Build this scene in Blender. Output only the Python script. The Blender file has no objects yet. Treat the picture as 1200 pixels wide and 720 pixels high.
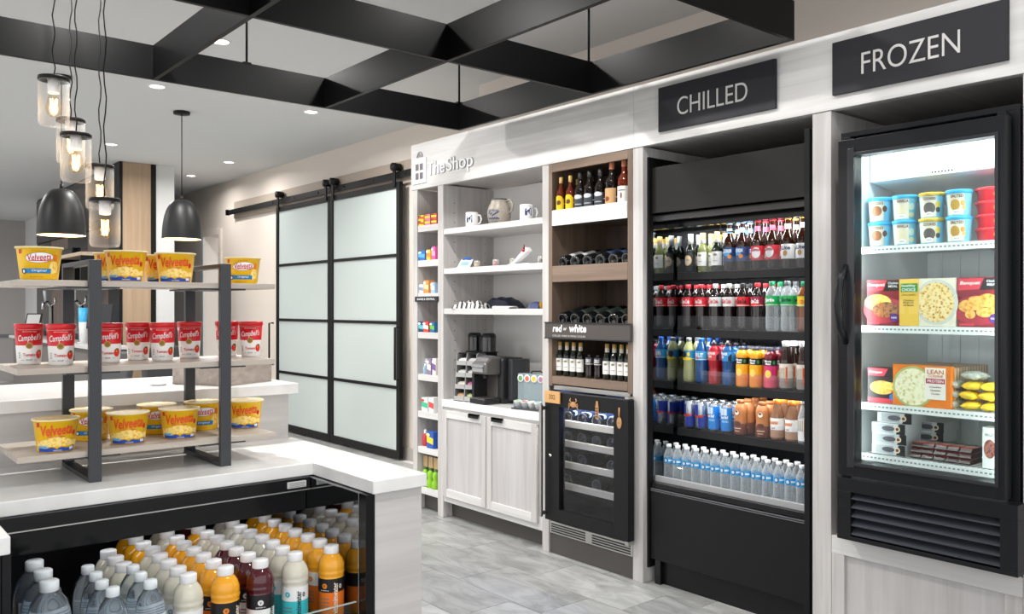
import bpy, bmesh, math, random
from math import sin, cos, pi, radians, atan2
from mathutils import Vector, Matrix
random.seed(7)
SC = bpy.context.scene
COL = SC.collection

# ------------------------------------------------------------------ camera
F, VP, CAMZ = 992.0, 827.0, 1.36            # focal length in pixels of the 1200x720 frame
PHI = atan2(VP, F); CP, SP = cos(PHI), sin(PHI)
cam_d = bpy.data.cameras.new('camera'); cam_d.sensor_width = 36.0
cam_d.lens = F / 1200 * 36; cam_d.clip_start = 0.02; cam_d.clip_end = 100
cam = bpy.data.objects.new('camera', cam_d); COL.objects.link(cam)
cam.location = (0, 0, CAMZ); cam.rotation_euler = (pi / 2, 0, -PHI)
SC.camera = cam

# ------------------------------------------------------------------ world, lights, exposure
SC.view_settings.view_transform = 'Standard'; SC.view_settings.look = 'None'
SC.view_settings.exposure = 0.0; SC.view_settings.gamma = 1.0
SC.view_settings.use_curve_mapping = False
world = bpy.data.worlds.new('daylight'); SC.world = world; world.use_nodes = True
bg = world.node_tree.nodes['Background']
bg.inputs[0].default_value = (.975, .985, 1.0, 1); bg.inputs[1].default_value = 1.6

def area(name, loc, power, size, size_y=None, rot=(0, 0, 0), col=(1, .95, .88), spread=pi, shape=None):
    l = bpy.data.lights.new(name, 'AREA'); l.energy = power; l.color = col
    l.shape = shape or ('RECTANGLE' if size_y else 'DISK'); l.size = size
    if size_y: l.size_y = size_y
    l.spread = spread
    o = bpy.data.objects.new(name, l); COL.objects.link(o); o.location = loc; o.rotation_euler = rot
    return o

CEIL = 2.96
# ceiling downlights (x, y); those from the aisle on are unseen, added fill
DOWN = [(2.30, 8.9, 34, 'above the bar end, seen beside the glass jars'), (3.58, 9.17, 11, 'nearer of the pair by the sliding door wall'), (3.59, 10.4, 11, 'farther of the pair by the sliding door wall'),
        (1.95, 6.35, 34, 'seen just under the front beam beside a crossing'), (1.91, 5.03, 30, 'seen through the beam grid beside a rod'), (3.17, 6.37, 26, 'under the front beam near the sliding doors'),
        (2.3, 2.4, 15, 'added unseen above the aisle in front of the drinks cooler'), (2.3, 3.45, 24, 'added unseen above the aisle in front of the wine column'), (2.3, 1.2, 9, 'added unseen above the aisle in front of the freezer'), (1.1, .8, 20, 'added unseen above the till side of the aisle'),
        (1.0, 3.4, 42, 'added unseen above the raised counter'), (-.6, 6.2, 40, 'added unseen above the lobby floor beside the island'), (.5, 8.6, 44, 'added unseen above the lobby floor before the bar'), (.6, 10.8, 44, 'added unseen above the stretch along the bar'), (.2, 13.2, 50, 'added unseen above the far end of the bar'), (-1.6, 9.5, 44, 'added unseen above the open lobby'), (.3, 15.8, 50, 'added unseen in front of the far grey wall')]

def px_y(px, X):                              # world y of a measured column on the plane X
    u = (px - 600) / F; return X * (-u * SP + CP) / (u * CP + SP)
def px_x(px, Y):
    u = (px - 600) / F; return Y * (u * CP + SP) / (-u * SP + CP)
def at_d(px, d):
    u = (px - 600) / F; return d * (u * CP + SP), d * (-u * SP + CP)
def on_z(px, py, Z): return at_d(px, F * (CAMZ - Z) / (py - 360))
def face_cam(x, y, off=0): return -atan2(x, y) + radians(off)

# ------------------------------------------------------------------ materials
MATS = {}
def lin(c):
    if isinstance(c, str): c = tuple(int(c[i:i + 2], 16) / 255 for i in (0, 2, 4))
    return tuple((v / 12.92 if v <= .04045 else ((v + .055) / 1.055) ** 2.4) for v in c) + (1,)
def pbr(name, col, rough=.5, metal=0, spec=.5, trans=0, ior=1.45, coat=0, emit=None, es=0, noise=None, bump=None):
    if name in MATS: return MATS[name]
    m = bpy.data.materials.new(name); m.use_nodes = True; MATS[name] = m
    nt = m.node_tree; b = nt.nodes['Principled BSDF']
    b.inputs['Base Color'].default_value = lin(col); b.inputs['Roughness'].default_value = rough
    b.inputs['Metallic'].default_value = metal; b.inputs['Specular IOR Level'].default_value = spec
    b.inputs['Transmission Weight'].default_value = trans; b.inputs['IOR'].default_value = ior
    b.inputs['Coat Weight'].default_value = coat
    if emit: b.inputs['Emission Color'].default_value = lin(emit); b.inputs['Emission Strength'].default_value = es
    if noise:                                  # (scale, colour2, detail)
        tc = nt.nodes.new('ShaderNodeTexCoord'); n = nt.nodes.new('ShaderNodeTexNoise')
        n.inputs['Scale'].default_value = noise[0]; n.inputs['Detail'].default_value = noise[2] if len(noise) > 2 else 4
        r = nt.nodes.new('ShaderNodeMix'); r.data_type = 'RGBA'
        r.inputs[6].default_value = lin(col); r.inputs[7].default_value = lin(noise[1])
        cr = nt.nodes.new('ShaderNodeMapRange'); cr.inputs[1].default_value = .35; cr.inputs[2].default_value = .65
        nt.links.new(tc.outputs['Object'], n.inputs['Vector']); nt.links.new(n.outputs['Fac'], cr.inputs[0])
        nt.links.new(cr.outputs[0], r.inputs[0]); nt.links.new(r.outputs[2], b.inputs['Base Color'])
    if bump:
        tc = nt.nodes.new('ShaderNodeTexCoord'); n = nt.nodes.new('ShaderNodeTexNoise'); n.inputs['Scale'].default_value = bump[0]
        bp = nt.nodes.new('ShaderNodeBump'); bp.inputs['Strength'].default_value = bump[1]; bp.inputs['Distance'].default_value = .002
        nt.links.new(tc.outputs['Object'], n.inputs['Vector']); nt.links.new(n.outputs['Fac'], bp.inputs['Height'])
        nt.links.new(bp.outputs[0], b.inputs['Normal'])
    return m
def wood(name, c1, c2, axis, rough=.45, s=1.0, seed=0.0):
    """grain stretched along world axis 'X','Y','Z'"""
    if name in MATS: return MATS[name]
    m = bpy.data.materials.new(name); m.use_nodes = True; MATS[name] = m
    nt = m.node_tree; b = nt.nodes['Principled BSDF']; L = nt.links.new
    g = nt.nodes.new('ShaderNodeNewGeometry'); mp = nt.nodes.new('ShaderNodeMapping')
    sc = {'X': (1.2, 26, 26), 'Y': (26, 1.2, 26), 'Z': (26, 26, 1.2)}[axis]
    mp.inputs['Scale'].default_value = tuple(v * s for v in sc); mp.inputs['Location'].default_value = (seed, seed * 1.7, seed * .6)
    n = nt.nodes.new('ShaderNodeTexNoise'); n.inputs['Scale'].default_value = 1.0; n.inputs['Detail'].default_value = 7; n.inputs['Roughness'].default_value = .62
    n.inputs['Distortion'].default_value = .5
    n2 = nt.nodes.new('ShaderNodeTexNoise'); n2.inputs['Scale'].default_value = 1.6; n2.inputs['Detail'].default_value = 2
    cr = nt.nodes.new('ShaderNodeValToRGB'); e = cr.color_ramp.elements
    e[0].position = .3; e[0].color = lin(c2); e[1].position = .68; e[1].color = lin(c1)
    mix = nt.nodes.new('ShaderNodeMix'); mix.data_type = 'RGBA'; mix.blend_type = 'MULTIPLY'; mix.inputs[0].default_value = .25
    cr2 = nt.nodes.new('ShaderNodeValToRGB'); cr2.color_ramp.elements[0].position = .3; cr2.color_ramp.elements[1].position = .7
    cr2.color_ramp.elements[0].color = (.62, .6, .58, 1)
    L(g.outputs['Position'], mp.inputs['Vector']); L(mp.outputs[0], n.inputs['Vector']); L(g.outputs['Position'], n2.inputs['Vector'])
    L(n.outputs['Fac'], cr.inputs[0]); L(n2.outputs['Fac'], cr2.inputs[0])
    L(cr.outputs[0], mix.inputs[6]); L(cr2.outputs[0], mix.inputs[7]); L(mix.outputs[2], b.inputs['Base Color'])
    bp = nt.nodes.new('ShaderNodeBump'); bp.inputs['Strength'].default_value = .15; bp.inputs['Distance'].default_value = .002
    L(n.outputs['Fac'], bp.inputs['Height']); L(bp.outputs[0], b.inputs['Normal'])
    b.inputs['Roughness'].default_value = rough
    return m
def thin_glass(name, tint=(1, 1, 1), refl=1.0, rough=0.0, ior=1.5):
    if name in MATS: return MATS[name]
    m = bpy.data.materials.new(name); m.use_nodes = True; MATS[name] = m
    nt = m.node_tree; nt.nodes.clear(); L = nt.links.new
    o = nt.nodes.new('ShaderNodeOutputMaterial'); t = nt.nodes.new('ShaderNodeBsdfTransparent'); g = nt.nodes.new('ShaderNodeBsdfGlossy')
    t.inputs[0].default_value = (*tint, 1); g.inputs['Roughness'].default_value = rough; g.inputs[0].default_value = (refl, refl, refl, 1)
    f = nt.nodes.new('ShaderNodeFresnel'); f.inputs[0].default_value = ior; x = nt.nodes.new('ShaderNodeMixShader')
    ge = nt.nodes.new('ShaderNodeNewGeometry'); mu = nt.nodes.new('ShaderNodeMath'); mu.operation = 'SUBTRACT'; mu.use_clamp = True   # the back of a pane adds no second mirror
    L(f.outputs[0], mu.inputs[0]); L(ge.outputs['Backfacing'], mu.inputs[1])
    L(mu.outputs[0], x.inputs[0]); L(t.outputs[0], x.inputs[1]); L(g.outputs[0], x.inputs[2]); L(x.outputs[0], o.inputs[0])
    return m
def clear_plastic(name, col, cover=.3, rough=.12, edge=.55):
    if name in MATS: return MATS[name]
    m = bpy.data.materials.new(name); m.use_nodes = True; MATS[name] = m
    nt = m.node_tree; L = nt.links.new; b = nt.nodes['Principled BSDF']; o = nt.nodes['Material Output']
    b.inputs['Base Color'].default_value = lin(col); b.inputs['Roughness'].default_value = rough
    t = nt.nodes.new('ShaderNodeBsdfTransparent'); x = nt.nodes.new('ShaderNodeMixShader'); w = nt.nodes.new('ShaderNodeLayerWeight'); w.inputs[0].default_value = .35
    mr = nt.nodes.new('ShaderNodeMapRange'); mr.inputs[3].default_value = cover; mr.inputs[4].default_value = min(1, cover + edge)
    L(w.outputs['Facing'], mr.inputs[0]); L(mr.outputs[0], x.inputs[0]); L(t.outputs[0], x.inputs[1]); L(b.outputs[0], x.inputs[2]); L(x.outputs[0], o.inputs[0])
    return m
def spots(name, c1, c2, c3, scale):            # food print: voronoi patches
    if name in MATS: return MATS[name]
    m = bpy.data.materials.new(name); m.use_nodes = True; MATS[name] = m
    nt = m.node_tree; b = nt.nodes['Principled BSDF']; L = nt.links.new
    tc = nt.nodes.new('ShaderNodeTexCoord'); v = nt.nodes.new('ShaderNodeTexVoronoi'); v.inputs['Scale'].default_value = scale
    n = nt.nodes.new('ShaderNodeTexNoise'); n.inputs['Scale'].default_value = scale * 1.5
    cr = nt.nodes.new('ShaderNodeValToRGB'); e = cr.color_ramp.elements
    e[0].position = .0; e[0].color = lin(c1); e[1].position = .75; e[1].color = lin(c3); k = e.new(.4); k.color = lin(c2)
    ad = nt.nodes.new('ShaderNodeMath'); ad.operation = 'MULTIPLY_ADD'; ad.inputs[1].default_value = .6
    L(tc.outputs['Object'], v.inputs['Vector']); L(tc.outputs['Object'], n.inputs['Vector'])
    L(v.outputs['Distance'], ad.inputs[0]); L(n.outputs['Fac'], ad.inputs[2])
    mr = nt.nodes.new('ShaderNodeMapRange'); mr.inputs[1].default_value = .4; mr.inputs[2].default_value = 1.0
    L(ad.outputs[0], mr.inputs[0]); L(mr.outputs[0], cr.inputs[0]); L(cr.outputs[0], b.inputs['Base Color'])
    b.inputs['Roughness'].default_value = .35
    return m

def stone(name, c1, c2, seed):
    if name in MATS: return MATS[name]
    m = bpy.data.materials.new(name); m.use_nodes = True; MATS[name] = m
    nt = m.node_tree; b = nt.nodes['Principled BSDF']; L = nt.links.new
    g = nt.nodes.new('ShaderNodeNewGeometry'); mp = nt.nodes.new('ShaderNodeMapping'); mp.inputs['Scale'].default_value = (9, 3.2, 1); mp.inputs['Location'].default_value = (seed * 3.1, seed * 1.3, 0)
    n = nt.nodes.new('ShaderNodeTexNoise'); n.inputs['Scale'].default_value = 1; n.inputs['Detail'].default_value = 9; n.inputs['Roughness'].default_value = .68; n.inputs['Distortion'].default_value = .9
    cr = nt.nodes.new('ShaderNodeValToRGB'); e = cr.color_ramp.elements; e[0].position = .30; e[0].color = lin(c2); e[1].position = .62; e[1].color = lin(c1)
    L(g.outputs['Position'], mp.inputs['Vector']); L(mp.outputs[0], n.inputs['Vector']); L(n.outputs['Fac'], cr.inputs[0]); L(cr.outputs[0], b.inputs['Base Color'])
    b.inputs['Roughness'].default_value = .36
    return m
# millwork
WY = wood('pale_wood_along_wall', 'dedddc', 'c8c6c4', 'Y'); WZ = wood('pale_wood_upright', 'cdcac8', 'b4b0ae', 'Z'); WX = wood('pale_wood_crosswise', 'd0cdcb', 'bbb7b5', 'X')
WZD = wood('whitewashed_panel', 'cac8c8', 'b2aead', 'Z', s=.8, seed=3)
BZ = wood('brown_wood_upright', '84705f', '66564a', 'Z'); BY = wood('brown_wood_along_wall', '8d7766', '6e5d50', 'Y'); BACKW = wood('brown_wood_back', '6a5a50', '4b3f39', 'Z')
TAN = wood('tan_veneer', 'b39a80', 'a0876e', 'Z', s=.9)
SHELFW = wood('greige_plank', 'c9bfb4', 'b0a598', 'X', s=1.3)
ISLW = wood('island_panel_wood', 'd4d1cf', 'c0bcba', 'X', s=.8, seed=5)
CRATE = wood('weathered_crate_wood', 'b5aaa0', '968b82', 'X', s=1.5, seed=9)
QUARTZ = pbr('white_quartz', 'eeeeec', .18, noise=(14, 'e6e5e3', 5))
BLACK = pbr('black_powder_coat', '131314', .42, spec=.28); BLACKG = pbr('black_gloss', '111113', .16, spec=.35); BEAM = pbr('blackened_steel', '060607', .38, spec=.18)
CHAR = pbr('charcoal_board', '2b2b2f', .6, spec=.3); TOE = pbr('dark_taupe_kick', '4e4a47', .6); SIGNB = pbr('taupe_sign', '4b4542', .45)
STEEL = pbr('brushed_steel', 'b8b6b2', .32, 1); CHROME = pbr('chrome', 'd8d8d8', .08, 1); WHITE = pbr('white_plastic', 'f0f0f0', .35); WHITEG = pbr('white_ceramic', 'f4f4f4', .12)
MIRROR = pbr('dark_mirror_liner', '9a9c9e', .04, 1)
LINER = pbr('black_liner', '0e0f12', .3); FLINER = pbr('white_freezer_liner', 'e6eaea', .35)
PAINTW = pbr('warm_white_paint', 'dbd1c7', .6); CEILP = pbr('ceiling_paint', 'd9dadb', .8); GREYP = pbr('grey_paint', 'aba6a3', .7); LIGHTP = pbr('light_grey_paint', 'd3d3d2', .7)
FROST = pbr('frosted_glass', 'b9c2c0', .32, spec=.6)
GLASS = thin_glass('clear_glass'); GLASSD = thin_glass('cooler_glass', (.93, .95, .98), .55)
def flat(c, r=.45): return pbr('paint_' + c, c, r)

# ------------------------------------------------------------------ mesh builder
TXT = {}
def text_geo(s, bold=0.0, shear=0.0, sp=1.0, res=2):
    k = (s, bold, shear, sp, res)
    if k in TXT: return TXT[k]
    cu = bpy.data.curves.new('t', 'FONT'); cu.body = s; cu.size = 1; cu.offset = bold; cu.shear = shear; cu.space_character = sp
    cu.resolution_u = res; cu.fill_mode = 'FRONT'; cu.align_x = 'CENTER'
    o = bpy.data.objects.new('t', cu); COL.objects.link(o)
    dg = bpy.context.evaluated_depsgraph_get(); me = bpy.data.meshes.new_from_object(o.evaluated_get(dg))
    vs = [(v.co.x, v.co.y) for v in me.vertices]; fs = [tuple(p.vertices) for p in me.polygons]
    bpy.data.objects.remove(o); bpy.data.curves.remove(cu); bpy.data.meshes.remove(me)
    x0 = min(v[0] for v in vs); x1 = max(v[0] for v in vs); y0 = min(v[1] for v in vs); y1 = max(v[1] for v in vs)
    cx, cy, w, h = (x0 + x1) / 2, (y0 + y1) / 2, x1 - x0, y1 - y0
    TXT[k] = ([((a - cx), (b - cy)) for a, b in vs], fs, w, h)
    return TXT[k]

class B:
    def __init__(s): s.v = []; s.f = []; s.m = []; s.mats = []; s.sm = []
    def mi(s, m):
        if m not in s.mats: s.mats.append(m)
        return s.mats.index(m)
    def add(s, vs, fs, m, smooth=False):
        o = len(s.v); s.v += [tuple(p) for p in vs]; i = s.mi(m)
        for f in fs: s.f.append(tuple(o + k for k in f)); s.m.append(i); s.sm.append(smooth)
        return s
    def box(s, x0, x1, y0, y1, z0, z1, m):
        x0, x1 = min(x0, x1), max(x0, x1); y0, y1 = min(y0, y1), max(y0, y1); z0, z1 = min(z0, z1), max(z0, z1)
        vs = [(x, y, z) for x in (x0, x1) for y in (y0, y1) for z in (z0, z1)]
        return s.add(vs, [(0, 1, 3, 2), (4, 6, 7, 5), (0, 4, 5, 1), (2, 3, 7, 6), (0, 2, 6, 4), (1, 5, 7, 3)], m)
    def prism(s, pts, axis, a0, a1, m):
        """closed outline pts (2D) extruded along axis between a0 and a1"""
        mk = {'X': lambda p, a: (a, p[0], p[1]), 'Y': lambda p, a: (p[0], a, p[1]), 'Z': lambda p, a: (p[0], p[1], a)}[axis]
        n = len(pts); vs = [mk(p, a0) for p in pts] + [mk(p, a1) for p in pts]
        fs = [tuple(range(n))[::-1], tuple(range(n, 2 * n))] + [(i, (i + 1) % n, n + (i + 1) % n, n + i) for i in range(n)]
        return s.add(vs, fs, m)
    def lathe(s, prof, m, n=20, cx=0, cy=0, a0=0, a1=2 * pi, smooth=True):
        """prof [(r,z)...]; m one material or one per segment"""
        full = abs(a1 - a0 - 2 * pi) < 1e-6; k = n if full else n + 1; vs = []
        for r, z in prof:
            for i in range(k):
                t = a0 + (a1 - a0) * i / n; vs.append((cx + r * sin(t), cy - r * cos(t), z))
        o = len(s.v); s.v += vs
        for j in range(len(prof) - 1):
            mm = s.mi(m[j] if isinstance(m, (list, tuple)) else m)
            for i in range(n):
                i2 = (i + 1) % k
                q = (o + j * k + i, o + j * k + i2, o + (j + 1) * k + i2, o + (j + 1) * k + i)
                s.f.append(q); s.m.append(mm); s.sm.append(smooth)
        return s
    def tube(s, pts, r, m, n=8, close=False):
        pts = [Vector(p) for p in pts]; vs = []; N = len(pts); up = None
        for i, p in enumerate(pts):
            if close: d = pts[(i + 1) % N] - pts[i - 1]
            else: d = pts[min(i + 1, N - 1)] - pts[max(i - 1, 0)]
            d.normalize()
            if up is None: up = Vector((0, 0, 1)) if abs(d.z) < .9 else Vector((1, 0, 0))
            a = d.cross(up).normalized(); b = a.cross(d).normalized(); up = b
            rr = r[i] if isinstance(r, (list, tuple)) else r
            vs += [p + a * rr * cos(2 * pi * k / n) + b * rr * sin(2 * pi * k / n) for k in range(n)]
        fs = []
        for i in range(N if close else N - 1):
            j = (i + 1) % N
            fs += [(i * n + k, i * n + (k + 1) % n, j * n + (k + 1) % n, j * n + k) for k in range(n)]
        if not close: fs += [tuple(range(n))[::-1], tuple(range((N - 1) * n, N * n))]
        return s.add(vs, fs, m, True)
    def ball(s, c, rx, ry, rz, m, n=12, k=8):
        vs = []
        for j in range(k + 1):
            t = pi * j / k
            for i in range(n):
                a = 2 * pi * i / n; vs.append((c[0] + rx * sin(t) * cos(a), c[1] + ry * sin(t) * sin(a), c[2] + rz * cos(t)))
        fs = [(j * n + i, (j + 1) * n + i, (j + 1) * n + (i + 1) % n, j * n + (i + 1) % n) for j in range(k) for i in range(n)]
        return s.add(vs, fs, m, True)
    # --- flat print on a cylinder/cone about local z, front = -Y; R(z) -> radius
    def cpatch(s, R, pts, m, eps=.0006):
        """pts: list of (u metres along arc from front, z) polygon, subdivided fan by strips"""
        vs = []
        for u, z in pts:
            r = R(z) + eps; t = u / R(z); vs.append((r * sin(t), -r * cos(t), z))
        return s.add(vs, [tuple(range(len(vs)))], m)
    def cband(s, R, u0, u1, z0, z1, m, eps=.0006, n=10, top=None):
        """rectangular wrapped patch; top(u)->z optional upper edge"""
        vs = []; fs = []; n = max(n, int(abs(u1 - u0) / R((z0 + z1) / 2) / .16) + 1)
        for i in range(n + 1):
            u = u0 + (u1 - u0) * i / n; t = u / R((z0 + z1) / 2); zt = top(u) if top else z1
            for z in (z0, zt):
                r = R(z) + eps; vs.append((r * sin(t), -r * cos(t), z))
            if i: fs.append((2 * i - 2, 2 * i, 2 * i + 1, 2 * i - 1))
        return s.add(vs, fs, m, True)
    def cdisc(s, R, u, z, ru, rz, m, eps=.0009, n=18, rot=0):
        vs = []; r0 = R(z); g = max(1, int(ru / r0 / .14))
        for j in range(1, g + 1):
            for k in range(n):
                a = 2 * pi * k / n; du, dz = ru * j / g * cos(a), rz * j / g * sin(a)
                du, dz = du * cos(rot) - dz * sin(rot), du * sin(rot) + dz * cos(rot)
                t = (u + du) / r0; r = R(z + dz) + eps; vs.append((r * sin(t), -r * cos(t), z + dz))
        r = r0 + eps; vs.append((r * sin(u / r0), -r * cos(u / r0), z)); c_ = len(vs) - 1
        fs = [(c_, k, (k + 1) % n) for k in range(n)]
        for j in range(g - 1): fs += [(j * n + k, (j + 1) * n + k, (j + 1) * n + (k + 1) % n, j * n + (k + 1) % n) for k in range(n)]
        return s.add(vs, fs, m)
    def ctext(s, R, txt, u, z, h, m, eps=.0013, w=None, bold=.01, shear=0, sp=1, rot=0):
        vs2, fs, tw, th = text_geo(txt, bold, shear, sp); k = h / th; kx = (w / tw) if w else k; vs = []
        for a, b in vs2:
            du, dz = a * kx, b * k
            du, dz = du * cos(rot) - dz * sin(rot), du * sin(rot) + dz * cos(rot)
            t = (u + du) / R(z); r = R(z + dz) + eps; vs.append((r * sin(t), -r * cos(t), z + dz))
        return s.add(vs, fs, m)
    def ftext(s, txt, o, ux, uy, h, m, w=None, bold=.0, shear=0, sp=1, depth=0):
        """flat text: centre o, directions ux, uy; depth extrudes along ux x uy"""
        vs2, fs, tw, th = text_geo(txt, bold, shear, sp, 8 if depth else 2); k = h / th; kx = (w / tw) if w else k
        o, ux, uy = Vector(o), Vector(ux), Vector(uy); nrm = ux.cross(uy)
        vs = [o + ux * a * kx + uy * b * k for a, b in vs2]
        if depth:
            cnt = {}
            for f in fs:
                for i in range(len(f)):
                    e = (f[i], f[(i + 1) % len(f)]); cnt[e] = 1
            edge = [e for e in cnt if (e[1], e[0]) not in cnt]; n = len(vs)
            vs2b = vs + [v + nrm * depth for v in vs]
            s.add(vs2b, [tuple(n + i for i in f) for f in fs] + [(a, b, n + b, n + a) for a, b in edge], m)
        else: s.add(vs, fs, m)
        return s
    def mesh(s, name):
        me = bpy.data.meshes.new(name); me.from_pydata(s.v, [], s.f)
        for m in s.mats: me.materials.append(m)
        me.polygons.foreach_set('material_index', s.m); me.polygons.foreach_set('use_smooth', s.sm); me.update()
        return me
    def obj(s, name, parent=None, bevel=0, **kw): return link(name, s.mesh(name), parent, bevel, **kw)

def link(name, me, parent=None, bevel=0, loc=None, rz=0, label=None, cat=None, group=None, kind=None):
    o = bpy.data.objects.new(name, me); COL.objects.link(o)
    if parent: o.parent = parent
    if loc: o.location = loc
    if rz: o.rotation_euler = (0, 0, rz)
    if bevel:
        md = o.modifiers.new('edge', 'BEVEL'); md.width = bevel; md.segments = 2; md.limit_method = 'ANGLE'; md.angle_limit = radians(40)
    tag(o, label, cat, group, kind)
    return o
def tag(o, label=None, cat=None, group=None, kind=None):
    if label: o['label'] = label
    if cat: o['category'] = cat
    if group: o['group'] = group
    if kind: o['kind'] = kind
    return o
def thing(name, label, cat, loc=(0, 0, 0), rz=0, group=None):
    o = bpy.data.objects.new(name, None); COL.objects.link(o); o.location = loc; o.rotation_euler = (0, 0, rz); o.empty_display_size = .05
    return tag(o, label, cat, group)
def struct(name, b, bevel=0, label=None, parent=None):
    return b.obj(name, parent, bevel, kind='structure', label=label)
KIND = {}
def place(kind, name, label, cat, loc, rz=0, group=None, s=1):
    """a thing made of the shared part meshes of KIND[kind]"""
    t = thing(name, label, cat, loc, rz, group)
    if s != 1: t.scale = (s, s, s)
    made = {}
    for pname, me, par in KIND[kind]:
        made[pname] = link(pname, me, made.get(par, t))
    return t
def kind(name, *parts):
    KIND[name] = [(p[0], p[1].mesh(p[0]), p[2] if len(p) > 2 else None) for p in parts]
ORD = ['first', 'second', 'third', 'fourth', 'fifth', 'sixth', 'seventh', 'eighth', 'ninth', 'tenth', 'eleventh', 'twelfth', 'thirteenth', 'fourteenth']

# ================================================================== the room
struct('floor', B().box(-7, 4.12, -3, 18, -.12, -.0022, pbr('grout', 'cfcecb', .85)), label='grey stone tile floor with pale grout joints')
floor = bpy.data.objects['floor']
TILE = [stone('stone_tile_%d' % i, c, d, i) for i, (c, d) in enumerate([('a4a5a4', '737473'), ('9d9e9d', '6c6d6c'), ('abacab', '7c7d7c')])]
tile_me = []
for tm in TILE: tile_me.append(B().box(-.1515, .1515, -.3055, .3055, -.012, 0, tm).mesh('tile'))
FAR = B()
for i in range(-20, 6):
    x = 2.96 + .306 * i
    off = 2.60 + (.0 if i % 3 == 0 else (.205 if i % 3 == 2 else .41))
    for j in range(-9, 26):
        y = off + .614 * j + .307
        if x > 4.0: continue
        if 1.2 < x < 3.5 and 1.6 < y < 9.2:
            o = link('tile', tile_me[random.randrange(3)], floor); o.location = (x, y, 0)
        elif -3 < y < 17.7 and x > -6.8: FAR.box(x - .1515, x + .1515, y - .3055, y + .3055, -.012, 0, TILE[random.randrange(3)])
FAR.obj('far_tile_field', floor, kind='stuff')
struct('ceiling', B().box(-3, 4.3, -.9, 18, CEIL, CEIL + .1, CEILP), label='smooth light grey ceiling')
w = B()                                         # wall with the sliding doors, doorway cut out
w.box(4.12, 4.3, -3, 10.85, 0, CEIL, PAINTW).box(4.12, 4.3, 10.85, 11.4, 2.3, CEIL, PAINTW).box(4.12, 4.3, 11.4, 18, 0, CEIL, PAINTW)
struct('wall_right', w, label='warm white wall behind the sliding doors')
struct('wall_corridor', B().box(5.5, 5.6, 10, 12.2, 0, CEIL, GREYP).box(4.3, 5.5, 12.2, 12.3, 0, CEIL, GREYP), label='grey corridor wall seen through the doorway')
struct('trim_1', B().box(4.095, 4.12, 11.4, 11.50, 0, 2.38, LIGHTP).box(4.095, 4.12, 10.77, 10.85, 0, 2.38, PAINTW).box(4.095, 4.12, 10.85, 11.4, 2.3, 2.38, PAINTW), .003, label='painted casing around the narrow doorway')
struct('baseboard_right', B().box(4.10, 4.12, 4.86, 10.77, 0, .11, pbr('base_greige', 'aaa49d', .5)), .004, label='greige baseboard along the sliding door wall')
struct('wall_far', B().box(-7, 3.2, 17.9, 18, 0, CEIL, GREYP).box(-7, 3.2, 17.88, 17.9, .80, .86, pbr('rail_grey', '77757a', .6)), label='plain grey wall at the far end')
struct('wall_bar_end', B().box(3.13, 3.2, 14.3, 17.9, 0, CEIL, LIGHTP), label='short light grey wall beyond the bar')
struct('wall_bulkhead', B().box(3.72, 4.119, -.9, 4.828, 2.185, CEIL - .001, PAINTW), label='warm white bulkhead wall above the fascia')
struct('wall_column', B().box(3.02, 3.22, 9.87, 10.3, 0, CEIL, LIGHTP), label='pale column beside the tan veneer tower')

# ------------------------------------------------------------------ recessed downlights
for x, y, pw, where in DOWN:
    t = thing('recessed_downlight', 'small round recessed ceiling light ' + where, 'ceiling light', (x, y, CEIL), group='recessed ceiling lights')
    B().lathe([(.062, 0), (.062, -.006), (.052, -.008), (.050, -.002)], WHITE, 24).obj('trim_ring', t)
    B().lathe([(.0, -.003), (.051, -.003)], pbr('lamp_face', 'ffffff', .5, emit='fff4e4', es=9), 24).obj('lens', t)
    area('downlight_lamp', (x, y, CEIL - .012), pw, .1, col=(1, .98, .95), spread=2.9)

# ------------------------------------------------------------------ hanging beam grid
BZ0, BZ1 = 2.40, 2.555
g = thing('beam_grid', 'black steel ceiling grid hung on thin rods', 'ceiling grid', (2.08, 2.93, BZ0)); G0 = Vector(g.location)
def gb(name, x0, x1, y0, y1, z0, z1): return B().box(x0 - G0.x, x1 - G0.x, y0 - G0.y, y1 - G0.y, z0 - G0.z, z1 - G0.z, BEAM).obj(name, g, .001)
for X in (.36, 1.225, 2.085, 2.95): gb('beam', X - .010, X + .010, 1.83, 4.03, BZ0, BZ1)
for Y in (1.837, 2.93, 4.025): gb('cross_beam', -1.4, 2.940, Y - .010, Y + .010, BZ0 + .0005, BZ1 + .0005)
for X, Y in ((1.66, 4.025), (2.94, 4.01), (2.94, 2.94), (.36, 3.5), (1.66, 1.84), (2.94, 1.85)):
    B().tube([(X - G0.x, Y - G0.y, BZ1 - .02 - G0.z), (X - G0.x, Y - G0.y, CEIL - G0.z)], .006, BEAM).obj('rod', g)
    gb('bracket', X - .02, X + .02, Y - .012, Y + .012, BZ1 - .004, BZ1 + .006)
# ================================================================== shop millwork along the wall
W = 3.16                                        # front plane of the millwork
TOP = 2.15
fa = thing('shop_fascia', 'long pale wood fascia board above the shelves and coolers', 'fascia', (W, 3, TOP)); o_ = fa.location
def rel(b_, t):                                 # shift builder verts into the thing's frame
    l = t.location; b_.v = [(x - l[0], y - l[1], z - l[2]) for x, y, z in b_.v]; return b_
rel(B().box(W - .005, W + .035, 2.8435, 4.854, TOP, 2.455, WY), fa).obj('panel', fa, .0015)
rel(B().box(W - .005, W + .035, .9, 2.8425, TOP, 2.455, WY), fa).obj('panel', fa, .0015)
rel(B().box(W - .005, W + .035, -.8, .896, TOP, 2.455, WY), fa).obj('panel', fa, .0015)
rel(B().box(W + .035, 4.115, 1.02, 4.854, TOP + .01, TOP + .03, WX), fa).obj('soffit', fa)
rel(B().box(W + .035, 4.115, 4.83, 4.854, TOP + .03, 2.455, WX), fa).obj('return_panel', fa)

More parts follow.
